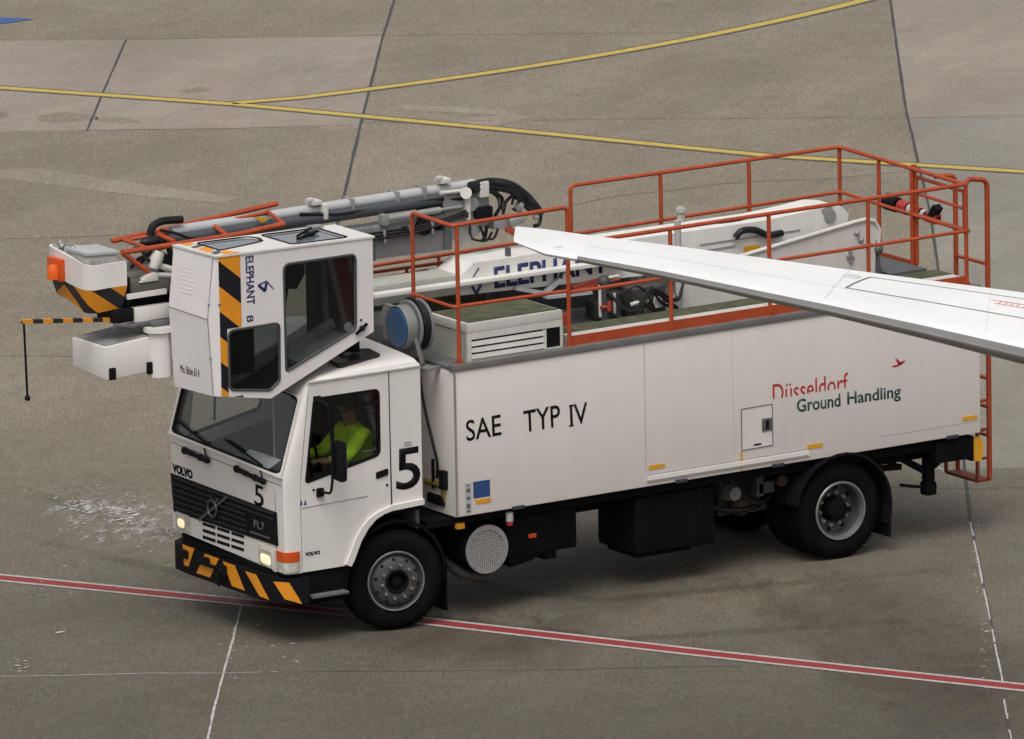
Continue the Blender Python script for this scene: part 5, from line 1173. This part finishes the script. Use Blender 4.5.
# roof with two windows, slightly proud of the walls
def rf(u, v): return (rp_[0].lerp(rp_[1], u)).lerp(rp_[3].lerp(rp_[2], u), v)
ux, uy = rp_[1] - rp_[0], rp_[3] - rp_[0]
rw1 = rnd([(.505, .10), (.86, .10), (.86, .90), (.505, .90)], .05); rw0 = rnd([(.085, .28), (.42, .52), (.44, .74), (.40, .9), (.085, .9)], .06)
m.panel3([(-.016, -.015), (1.01, -.015), (1.01, 1.015), (-.045, 1.015)], [rw1, rw0], rp_[0] + V(0, 0, .001), ux, uy, .02)
roof = m.build('cabin_roof', WHITE, oc)
m = MB(); m.panel3([(p[0], p[1]) for p in rnd([(.50, .09), (.865, .09), (.865, .91), (.50, .91)], .05)], [], rp_[0] + V(0, 0, .006), ux, uy, .008); m.panel3(rnd([(.08, .27), (.42, .51), (.445, .74), (.405, .91), (.08, .91)], .06), [], rp_[0] + V(0, 0, .006), ux, uy, .008); m.build('roof_window', ROOFGLASS, roof)
m = MB(); e = V(0, 0, .022)
for loop in (rnd([(.50, .09), (.865, .09), (.865, .91), (.50, .91)], .05), rnd([(.08, .27), (.42, .51), (.445, .74), (.405, .91), (.08, .91)], .06)):
    L = [rp_[0] + ux * a + uy * b_ + e for a, b_ in loop]; m.tube(L + [L[0]], .010, 6)
m.build('roof_window_seal', BLACK, roof)
m = MB(); w0 = rf(.60, .35) + V(0, 0, .03); w1 = rf(.80, .62) + V(0, 0, .04)
m.bar(w0, w1, .03, .02); m.bar(w0.lerp(w1, .1) + V(0, .05, .01), w0.lerp(w1, .95) + V(.0, .1, .02), .012, .02); m.ball(w0.lerp(w1, .6), (.07, .04, .025)); m.bar(w0.lerp(w1, .3), rf(.69, .55) + V(.1, .1, .03), .02, .02); m.build('roof_wiper', BLACK, roof)
m = MB(); m.hexa([tuple(p) for p in (rf(.82, .86) + V(0, 0, .021), rf(.9, .86) + V(0, 0, .021), rf(.9, 1.0) + V(0, 0, .021), rf(.82, 1.0) + V(0, 0, .021), rf(.82, .86) + V(0, 0, .05), rf(.9, .86) + V(0, 0, .05), rf(.9, 1.0) + V(0, 0, .05), rf(.82, 1.0) + V(0, 0, .05))], .006); m.build('roof_eyelet', STEEL, roof)
# back, bottom and bulged front
m = MB()
m.plate([cv(B2, YC + .03), cv(C2, YC + .03), cv(C2, YC2 - .03), cv(B2, YC2 - .03)], (-.02, 0, 0)); m.build('cabin_back', CABINW, oc)
m = MB(); m.plate([cv(C2, YC + .03), cv(D2, YC + .03), cv(D2, YC2 - .03), cv(C2, YC2 - .03)], (0, 0, .02)); m.plate([cv(D2, YC + .03), cv(E2, YC + .03), cv(E2, YC2 - .03), cv(D2, YC2 - .03)], (0, 0, .02)); m.build('cabin_floor', DGREY, oc)
FX = [(0, 0), (-.075, -.10)]
def fz(px, py): return at(px, py, x=A_[0] - .06)
ft = [V(A_[0] - .02, YC + .06, A_[1] - .005), V(A_[0] - .07, YC2, A_[1] + .0)]
zmid = cq(219.5, 319)[1]; zbot = E2[1]
fm = [V(A_[0] - .10, YC + .06, zmid), V(A_[0] - .155, YC2 - .02, zmid + .03)]; fb_ = [V(A_[0] - .06, YC + .05, zbot + .0), V(A_[0] - .115, YC2 - .02, zbot)]
n0 = [V(A_[0], YC, A_[1]), V(A_[0] + .005, YC, zmid), V(E2[0], YC, zbot)]; n1 = [V(A_[0], YC2, A_[1]), V(A_[0] + .005, YC2, zmid), V(E2[0], YC2, zbot)]
m = MB()
for i in (0, 1):
    F = [ft, fm, fb_]
    m.face([n0[i], F[i][0], F[i + 1][0], n0[i + 1]]); m.face([F[i][1], n1[i], n1[i + 1], F[i + 1][1]]); m.face([F[i][0], F[i][1], F[i + 1][1], F[i + 1][0]])
m.face([n0[0], n1[0], ft[1], ft[0]]); m.face([n0[2], fb_[0], fb_[1], n1[2]])
cf = m.build('cabin_front', CABINW, oc, smooth=None)
m = MB(); m.tube([ft[0], fm[0], fb_[0]], .006, 6); m.tube([fm[0] + V(-.001, 0, 0), fm[1]], .005, 6)
for q in (ft[0].lerp(fm[0], .75), fm[0].lerp(fb_[0], .5), n0[0].lerp(n0[1], .75)): m.ball(q + V(-.004, -.004, 0), .014)
m.build('front_seams', STEEL, cf)
m = MB()
for k in range(7):
    z0 = .28 + k * .07; a = ft[1].lerp(fm[1], z0) + (ft[0] - ft[1]) * .22 ; b_ = ft[1].lerp(fm[1], z0) + (ft[0] - ft[1]) * .58; m.tube([a + V(.0, 0, 0), b_ + V(.0, 0, 0)], .0035, 5)
m.build('front_vents', CABINW, cf)
def fpt(u, v): return (fm[1].lerp(fm[0], u)).lerp(fb_[1].lerp(fb_[0], u), v)
text('serial_lettering', 'Mo. B\u00f6he 63 4', fpt(.20, .80), fpt(.68, .80), fpt(.20, .70), INK, cf, depth=.002)
# hazard band and lettering
xb0 = A_[0] + .003; xb1 = cq(241, 300)[0]
band = MB(); k_ = .82; ztop = A_[1] - .004; zlow = min(p[1] for p in outl) + .02; nst = 0
def clip(poly_, a, b_, c_):
    o = []
    for i in range(len(poly_)):
        p, q = poly_[i - 1], poly_[i]; fp_, fq = a * p[0] + b_ * p[1] - c_, a * q[0] + b_ * q[1] - c_
        if (fp_ >= 0) != (fq >= 0): t_ = fp_ / (fp_ - fq); o.append((p[0] + (q[0] - p[0]) * t_, p[1] + (q[1] - p[1]) * t_))
        if fq >= 0: o.append(q)
    return o
base = [(xb0, zlow - .3), (xb1, zlow - .3), (xb1, ztop + .05), (xb0, ztop + .05)]
slope_t = (B2[1] - A_[1]) / (B2[0] - A_[0]); slope_b = (D2[1] - E2[1]) / (D2[0] - E2[0])
base = clip(base, slope_t, -1, slope_t * A_[0] - A_[1] + .004); base = clip(base, -slope_b, 1, -slope_b * E2[0] + E2[1] + .004)
m = MB(); m.prism(base, 'y', YC - .003, YC, [[(x, z) for x, z in smw if x < xb1 - .01] + [(xb1 - .004, smw[-1][1] + .02), (xb1 - .004, smw[0][1] + .5)][:0]] if False else [])
bm_ = m.bm
# cut the window out of the band by building it in strips outside the window only
bm_.free()
wx0, wz0, wz1 = min(p[0] for p in smw) - .012, min(p[1] for p in smw) - .012, max(p[1] for p in smw) + .016
pieces = [clip(base, -1, 0, -wx0), clip(clip(base, 1, 0, wx0), 0, 1, wz1), clip(clip(base, 1, 0, wx0), 0, -1, -wz0)]
mo, mk = MB(), MB(); per = .505; z00 = A_[1] - .035
for k in range(-1, 5):
    for pc_ in pieces:
        if len(pc_) < 3: continue
        # stripe k: between two parallel lines z = z00 - k*per - slope*(x - xb0)
        up_ = z00 - k * per + k_ * xb0; mid_ = up_ - per * .5; lo_ = up_ - per
        p1 = clip(clip(pc_, -k_, -1, -up_), k_, 1, mid_); p2 = clip(clip(pc_, -k_, -1, -mid_), k_, 1, lo_)
        if len(p1) > 2: mk.plate([(x, YC - .003, z) for x, z in p1], (0, .0025, 0))
        if len(p2) > 2: mo.plate([(x, YC - .003, z) for x, z in p2], (0, .0025, 0))
bk = mk.build('hazard_band_black', HBLACK, oc, smooth=None); bo = mo.build('hazard_band_orange', ORANGE, oc, smooth=None)
bk.name = 'hazard_band'; bo.name = 'hazard_band'
m = MB(); zr = .0225
for u0, u1, v0, v1, wch in ((.0, .13, .0, .16, 0),):
    pass
def rquad(mm, pts): mm.plate([rp_[0] + ux * a + uy * b_ + V(0, 0, zr) for a, b_ in pts], (0, 0, .0012))
ro, rk = MB(), MB()
rquad(ro, [(.045, 0), (.15, 0), (.15, .02), (.10, .27), (.045, .12)]); rquad(rk, [(-.0, .06), (.045, .12), (.085, .27), (.07, .30), (-.0, .20)]); rquad(ro, [(.0, .24), (.065, .34), (.07, .62), (.0, .55)]); rquad(rk, [(.0, .60), (.07, .68), (.07, .8), (.0, .72)]); rquad(ro, [(.0, .8), (.07, .88), (.07, 1), (.0, 1)])
ro.build('roof_hazard_orange', ORANGE, roof, smooth=None).name = 'roof_hazard_band'; rk.build('roof_hazard_grey', DGREY, roof, smooth=None).name = 'roof_hazard_band'
def cvv(px, py): return at(px, py, y=YC)
text('lettering', 'ELEPHANT', cvv(245.3, 256.5), cvv(246.8, 305), cvv(253.3, 255.2), NAVY, oc, bold=.02)
text('lettering', '\u00df', cvv(246.5, 316), cvv(246.8, 322.5), cvv(253.2, 315), NAVY, oc, bold=.02)
m = MB()
for a, b_, w_ in (((258.5, 285), (265, 291), .028), ((265, 291), (266.5, 282.5), .028), ((258.5, 285), (266.5, 281), .012), ((266.5, 281), (273.5, 289), .01)):
    p, q = at(*a, y=YC - .003), at(*b_, y=YC - .003); m.bar(p, q, .004, w_, up=(p - q).cross(V(0, 1, 0)))
m.build('chevron_emblem', NAVY, oc)
for wl_, nm in ((bigw, 'side_window'), (smw, 'lower_window')):
    m = MB(); m.prism(wl_, 'y', YC + .012, YC + .018); wd = m.build(nm, GLASS if nm == 'side_window' else DARKGLASS, oc)
    m = MB(); L = [V(x, YC - .002, z) for x, z in wl_]; m.tube(L + [L[0]], .013, 6); m.build('window_seal', mat('seal_grey', (.045, .05, .05), .6), wd)
m = MB(); m.prism(bigw, 'y', YC2 - .018, YC2 - .012); m.build('far_window', GLASS, oc)
# inside: dark back lining, seat, console
m = MB(); xb_ = B2[0] - .03; m.box(xb_ - .02, xb_, YC + .035, YC2 - .035, C2[1] + .0, B2[1] - .03); m.plate([cv((cq(336, 0)[0], B2[1] - .03), YC2 - .035), cv((xb_, B2[1] - .03), YC2 - .035), cv((xb_, C2[1]), YC2 - .035), cv((cq(336, 0)[0], C2[1] - .25), YC2 - .035)], (0, -.01, 0))
m.plate([cv((A_[0] + .02, A_[1] - .03), YC2 - .034), cv((cq(282, 0)[0], A_[1] - .03), YC2 - .034), cv((cq(282, 0)[0], E2[1] + .03), YC2 - .034), cv((A_[0] + .02, E2[1] + .03), YC2 - .034)], (0, -.01, 0))
m.plate([V(A_[0] + .02, YC + .04, A_[1] - .04), V(A_[0] + .02, YC2 - .04, A_[1] - .04), V(A_[0] + .02, YC2 - .04, E2[1] + .03), V(A_[0] + .02, YC + .04, E2[1] + .03)], (.01, 0, 0))
m.build('cabin_lining', LINER, oc)
m = MB(); q = at(292, 272, y=.55); m.loft([[q + V(-.12, y, -.14), q + V(.0, y, -.16), q + V(.10, y, -.02), q + V(.10, y, .06), q + V(.02, y, .12), q + V(-.12, y, .13)] for y in (-.08, .10)]); m.tube([q + V(-.08, 0, -.1), q + V(-.16, 0, -.5)], .04, 8); m.build('cabin_seat', BLACK, oc)
m = MB(); a = at(290, 362, y=.45); c2 = at(340, 330, y=.45); m.hexa([(a.x, .2, a.z - .03), (c2.x, .2, c2.z - .06), (c2.x, .75, c2.z - .06), (a.x, .75, a.z - .03), (a.x, .2, a.z + .03), (c2.x, .2, c2.z - .02), (c2.x, .75, c2.z - .02), (a.x, .75, a.z + .03)], .01); m.bar(at(288, 352, y=.6), at(333, 322, y=.6), .06, .09); m.bar(at(322, 256, y=.72), at(326, 322, y=.72), .05, .05); m.build('cabin_console', mat('console_grey', (.26, .28, .26), .6, var=.3, vscale=6, damt=.4), oc)
m = MB(); q = at(348.5, 327, y=YC + .04); m.lathe([(0, -.012), (.045, -.012), (.05, .0), (0, .0)], q, (0, 1, 0), 20); m.build('vent_disc', LGREY, oc)
m = MB(); q = at(361, 328, y=YC); m.bar(q + V(-.07, -.02, -.05), q + V(.06, -.02, .04), .02, .025); m.ball(q + V(.0, -.02, 0), .03); m.ball(at(361, 320, y=YC - .005), .012); m.build('cabin_door_handle', BLACK, oc)
m = MB(); m.bar(V(.3, .84, 3.5), V(.6, 1.42, 3.55), .16, .2); m.bar(V(-.5, .84, 3.3), V(-.4, 1.42, 3.5), .16, .16); m.build('cabin_arm', DGREY, T)
m = MB(); m.tube([at(350, 349, y=.5), at(330, 356, y=.6)], .02); m.bar(V(.95, .5, 2.78), V(.95, .5, 2.95), .08, .08, up=(1, 0, 0)); m.build('cabin_rest', BLACK, T)

# ------------------------------------------------------------------ things lying on, held by or sitting in the truck
gun = empty('spray_gun', P(8.02, 1.4, 3.3)); bpy.context.view_layer.update()
tag(gun, 'black and red hand spray gun clipped to the rear orange railing', 'spray gun')
g0, g1 = at(887, 201, y=1.9), at(938, 220, y=1.15)
def gp_(t): return g0.lerp(g1, t)
m = MB(); m.tube([gp_(0), gp_(.22)], [.09, .08], 14); m.tube([gp_(.22), gp_(.5), gp_(1)], [.045, .05, .035], 12); m.build('barrel', BLACK, gun)
m = MB(); m.tube([gp_(.26), gp_(.42)], .07, 12); m.tube([gp_(.56), gp_(.66)], .062, 12); m.bar(gp_(.8), gp_(1.0), .09, .09); m.build('red_sleeve', mat('gun_red', (.35, .03, .025), .5), gun)
m = MB(); m.tube([gp_(.45), gp_(.53)], .066, 12); m.tube([gp_(.7), gp_(.76)], .055, 12); m.build('white_ring', LGREY, gun)
m = MB(); m.bar(gp_(.9) + V(0, 0, .02), gp_(1.0) + V(0, .0, .14), .10, .07); m.build('grip', BLACK, gun)

pap = MB(); pq = [at(243.6, 453.9, x=-.07), at(266.3, 470.5, x=-.07), at(281, 459.5, x=.09), at(250, 449, x=.09)]
pap.plate(pq, (0, 0, -.006))
tag(pap.build('paper_sheet', PAPER, None), 'pale sheet of paper lying on the dashboard behind the windscreen', 'paper')

def skin_mesh(verts, edges, radii, sub=2):
    me = bpy.data.meshes.new('figure'); me.from_pydata([tuple(v) for v in verts], edges, []); o = bpy.data.objects.new('figure', me); COL.objects.link(o)
    sk = o.modifiers.new('skin', 'SKIN'); sk.use_smooth_shade = True
    for i, r in enumerate(radii): me.skin_vertices[0].data[i].radius = r if isinstance(r, tuple) else (r, r)
    me.skin_vertices[0].data[0].use_root = True
    ss = o.modifiers.new('sub', 'SUBSURF'); ss.levels = sub; ss.render_levels = sub
    bpy.context.view_layer.update()
    nm = bpy.data.meshes.new_from_object(o.evaluated_get(bpy.context.evaluated_depsgraph_get()))
    bpy.data.objects.remove(o); bpy.data.meshes.remove(me); return nm
yd = .52
def person():
    bx = .10
    pel = V(.90 + bx, yd, 1.50)
    J = [pel, V(.90 + bx, yd, 1.66), V(.86 + bx, yd, 1.84), V(.82 + bx, yd, 1.99), V(.79 + bx, yd, 2.09), V(.785 + bx, yd, 2.18), V(.775 + bx, yd, 2.27)]
    Rr = [(.15, .12), (.14, .11), (.155, .115), (.12, .09), (.055, .06), (.075, .08), (.075, .09)]
    Ed = [(i, i + 1) for i in range(6)]; fing = []
    for sg in (-1, 1):
        i = len(J); J += [V(.83 + bx, yd + sg * .17, 1.98), V(.70, yd + sg * .22, 1.76), V(.46, yd + sg * .19, 1.76), V(.40, yd + sg * .185, 1.77)]; Rr += [.065, .05, .038, (.03, .02)]
        Ed += [(3, i), (i, i + 1), (i + 1, i + 2), (i + 2, i + 3)]
        for k in range(4):                                          # fingers curled round the wheel rim
            f = len(J); q = V(.37, yd + sg * (.165 + .02 * k), 1.775); J += [q + V(0, 0, .01), q + V(-.035, 0, -.01 - .004 * (k % 2)), q + V(-.02, 0, -.035)]; Rr += [.009, .008, .007]; Ed += [(i + 3, f), (f, f + 1), (f + 1, f + 2)]
        f = len(J); J += [V(.385, yd + sg * .145, 1.785), V(.36, yd + sg * .14, 1.775)]; Rr += [.01, .008]; Ed += [(i + 3, f), (f, f + 1)]
        l = len(J); J += [V(.88 + bx, yd + sg * .10, 1.49), V(.54, yd + sg * .14, 1.52), V(.30, yd + sg * .14, 1.16), V(.26, yd + sg * .14, 1.05), V(.14, yd + sg * .14, 1.04)]; Rr += [.085, .065, .05, .045, .035]
        Ed += [(0, l), (l, l + 1), (l + 1, l + 2), (l + 2, l + 3), (l + 3, l + 4)]
    me = skin_mesh(J, Ed, Rr)
    o = link('person', me, [SKIN, TROUS], None, None)
    for p in me.polygons: p.use_smooth = True; p.material_index = 1 if p.center.z < 1.62 and p.center.x < 1.2 and not (p.center.z > 1.60 and p.center.x < .45) else 0
    tag(o, 'driver in a bright yellow hi-vis jacket sitting at the wheel behind the cab side window', 'person')
    Jj = [V(.90 + bx, yd, 1.56), V(.90 + bx, yd, 1.68), V(.865 + bx, yd, 1.84), V(.83 + bx, yd, 2.0), V(.81 + bx, yd, 2.06)]; Rj = [(.185, .15), (.175, .14), (.19, .145), (.15, .115), (.085, .085)]; Ej = [(i, i + 1) for i in range(4)]
    for sg in (-1, 1):
        i = len(Jj); Jj += [V(.83 + bx, yd + sg * .18, 1.985), V(.70, yd + sg * .225, 1.76), V(.50, yd + sg * .195, 1.765)]; Rj += [.088, .072, .055]; Ej += [(3, i), (i, i + 1), (i + 1, i + 2)]
    jm = skin_mesh(Jj, Ej, Rj); link('jacket', jm, HIVIS, o, None)
    for p in jm.polygons: p.use_smooth = True
    m = MB(); 
    for z, rx, ry in ((1.70, .152, .19), (1.80, .155, .2)):
        m.tube([V(.885 + bx + rx * math.cos(a) * 1.02, yd + ry * math.sin(a) * 1.02, z) for a in [2 * math.pi * k / 28 for k in range(29)]], .012, 6)
    m.build('reflective_tape', REFT, o)
    m = MB(); hc = V(.742 + .035 + bx, yd, 2.245); m.ball(hc + V(.015, 0, .035), (.098, .085, .095), 18); m.build('hair', HAIR, o)
    m = MB(); m.ball(hc + V(-.085, 0, -.005), (.02, .014, .02), 10); m.ball(hc + V(-.055, 0, -.035), (.04, .055, .06), 12)
    for sg in (-1, 1): m.ball(hc + V(0, sg * .085, -.01), (.018, .012, .03), 10)
    m.build('face', SKIN, o)
    m = MB()
    for sg in (-1, 1): m.ball(hc + V(-.088, sg * .03, .012), .011, 8)
    m.box(hc.x - .10, hc.x - .085, yd - .022, yd + .022, hc.z - .05, hc.z - .044); m.build('eyes', HAIR, o)
    return o
person()

# ------------------------------------------------------------------ aircraft wing
def wz(px, py, z0=5.3, dih=.062):
    t0 = at(516, 235, z=z0); a = at(px, py, z=z0)
    for _ in range(40):
        d = math.hypot(a.x - t0.x, a.y - t0.y); a = at(px, py, z=z0 - dih * d)
    return a
TE = [wz(x, y) for x, y in ((518, 226.5), (546, 229.2), (590, 235.3), (680, 246.5), (766, 258.3), (860, 271.2), (942, 281.8), (1024, 292.5))]
LE = [wz(x, y) for x, y in ((516.2, 242.5), (545, 253.5), (577, 259), (660, 274.5), (744, 292.5), (828, 310.5), (926, 333), (1024, 356.5))]
eT, eL = (TE[-1] - TE[-3]).normalized(), (LE[-1] - LE[-3]).normalized()
for k in range(1, 6): TE.append(TE[7] + eT * 2.2 * k); LE.append(LE[7] + eL * 2.35 * k)
NS = 25
def section(te, le, th, sw=1.0):
    """closed airfoil loop from trailing edge over the top to the nose and back underneath"""
    c_ = te - le; L = c_.length; o = []
    up = V(0, 0, 1)
    for k in range(NS):
        s = 1 - k / (NS - 1); s2 = s ** 1.9
        yt = th * L * (2.2 * (.2969 * math.sqrt(s2) - .126 * s2 - .3516 * s2 ** 2 + .2843 * s2 ** 3 - .1036 * s2 ** 4) * 2.2)
        o.append(le + c_ * s2 + up * yt * .55)
    for k in range(1, NS - 1):
        s = k / (NS - 1); s2 = s ** 1.9
        yt = th * L * (2.2 * (.2969 * math.sqrt(s2) - .126 * s2 - .3516 * s2 ** 2 + .2843 * s2 ** 3 - .1036 * s2 ** 4) * 2.2)
        o.append(le + c_ * s2 - up * yt * 1.9)
    return o
ths = [.03, .055, .066] + [.072] * 10
wr = [section(t_, l_, th) for t_, l_, th in zip(TE, LE, ths)]
od = (TE[0] - TE[2]).normalized() * .03; tip0 = section(TE[0] * .96 + LE[0] * .04 + od, LE[0] * .95 + TE[0] * .05 + od, .012)
m = MB(); m.loft([tip0] + wr)
# metal leading edge: recolour the nose facets outboard of the tip cap
wing = m.build('aircraft_wing', WING, None, smooth=50)
tag(wing, 'white tapered aircraft wing reaching in over the truck from the right', 'aircraft wing')
nk = NS - 1
m = MB(); rows = []
for i in range(2, len(wr)):
    sec = wr[i]; idx = list(range(nk - 6, nk + 13))
    cen = sum((sec[j % len(sec)] for j in (nk - 12, nk + 12)), V(0, 0, 0)) / 2
    rows.append([sec[j % len(sec)] + (sec[j % len(sec)] - cen).normalized() * .006 for j in idx])
m.loft(rows, cap=False, close=False); m.build('leading_edge', WINGLE, wing, smooth=50)
def wp(u, i):
    """point on the upper skin: u along the span in ring numbers, i from trailing edge (0) to nose (1)"""
    a = int(u); f_ = u - a; k = i * nk; b_ = int(k); g_ = k - b_
    def s_(r): return wr[r][b_].lerp(wr[r][min(b_ + 1, nk)], g_)
    return s_(a).lerp(s_(min(a + 1, len(wr) - 1)), f_)
def wline(mb, pts, w_):
    pts = [wp(*p) + V(0, 0, .002) for p in pts]
    for a, b_ in zip(pts, pts[1:]):
        sd2 = (b_ - a).normalized().cross(V(0, 0, 1)) * w_ / 2; mb.plate([a - sd2, b_ - sd2, b_ + sd2, a + sd2], (0, 0, .003))
def wl(mb, pts, w_): wline(mb, [(u, 1 - (1 - c_) ** (1 / 1.9)) for u, c_ in pts], w_)   # chord share from the trailing edge
m = MB()
wl(m, [(5.02 + k * .25, .50 - .002 * k) for k in range(26)], .015); wl(m, [(5.02, .50), (5.06, .36), (5.11, .24), (5.17, .13)], .020); wl(m, [(5.17 + k * .25, .13) for k in range(26)], .007)
m.build('aileron_gap', WINGLINE, wing)
m = MB()
for k in range(64):
    u = 2.05 + k * .047
    wl(m, [(u, .52), (u + .022, .52)], .010)
for u in (4.9, 6.6): wl(m, [(u, .04 + .06 * q) for q in range(14)], .004)
m.build('rivet_rows', WINGFAINT, wing)
m = MB()
for a, c0 in ((6.66, .30), (6.62, .24)): wl(m, [(a + .06 * q, c0) for q in range(9)], .012)
for q in range(6): wl(m, [(6.70 + .07 * q, .30), (6.74 + .07 * q, .24)], .01)
m.build('red_stencil', mat('stencil_red', (.62, .25, .25), .6), wing)
m = MB(); q = wp(4.95, .1); m.lathe([(0, .008), (.06, .006), (.10, .0)], q, (0, 0, 1), 20); q = wp(1.35, .5); m.lathe([(0, .006), (.03, .004), (.05, .0)], q, (0, 0, 1), 16); m.build('access_panel', WINGFAINT, wing)
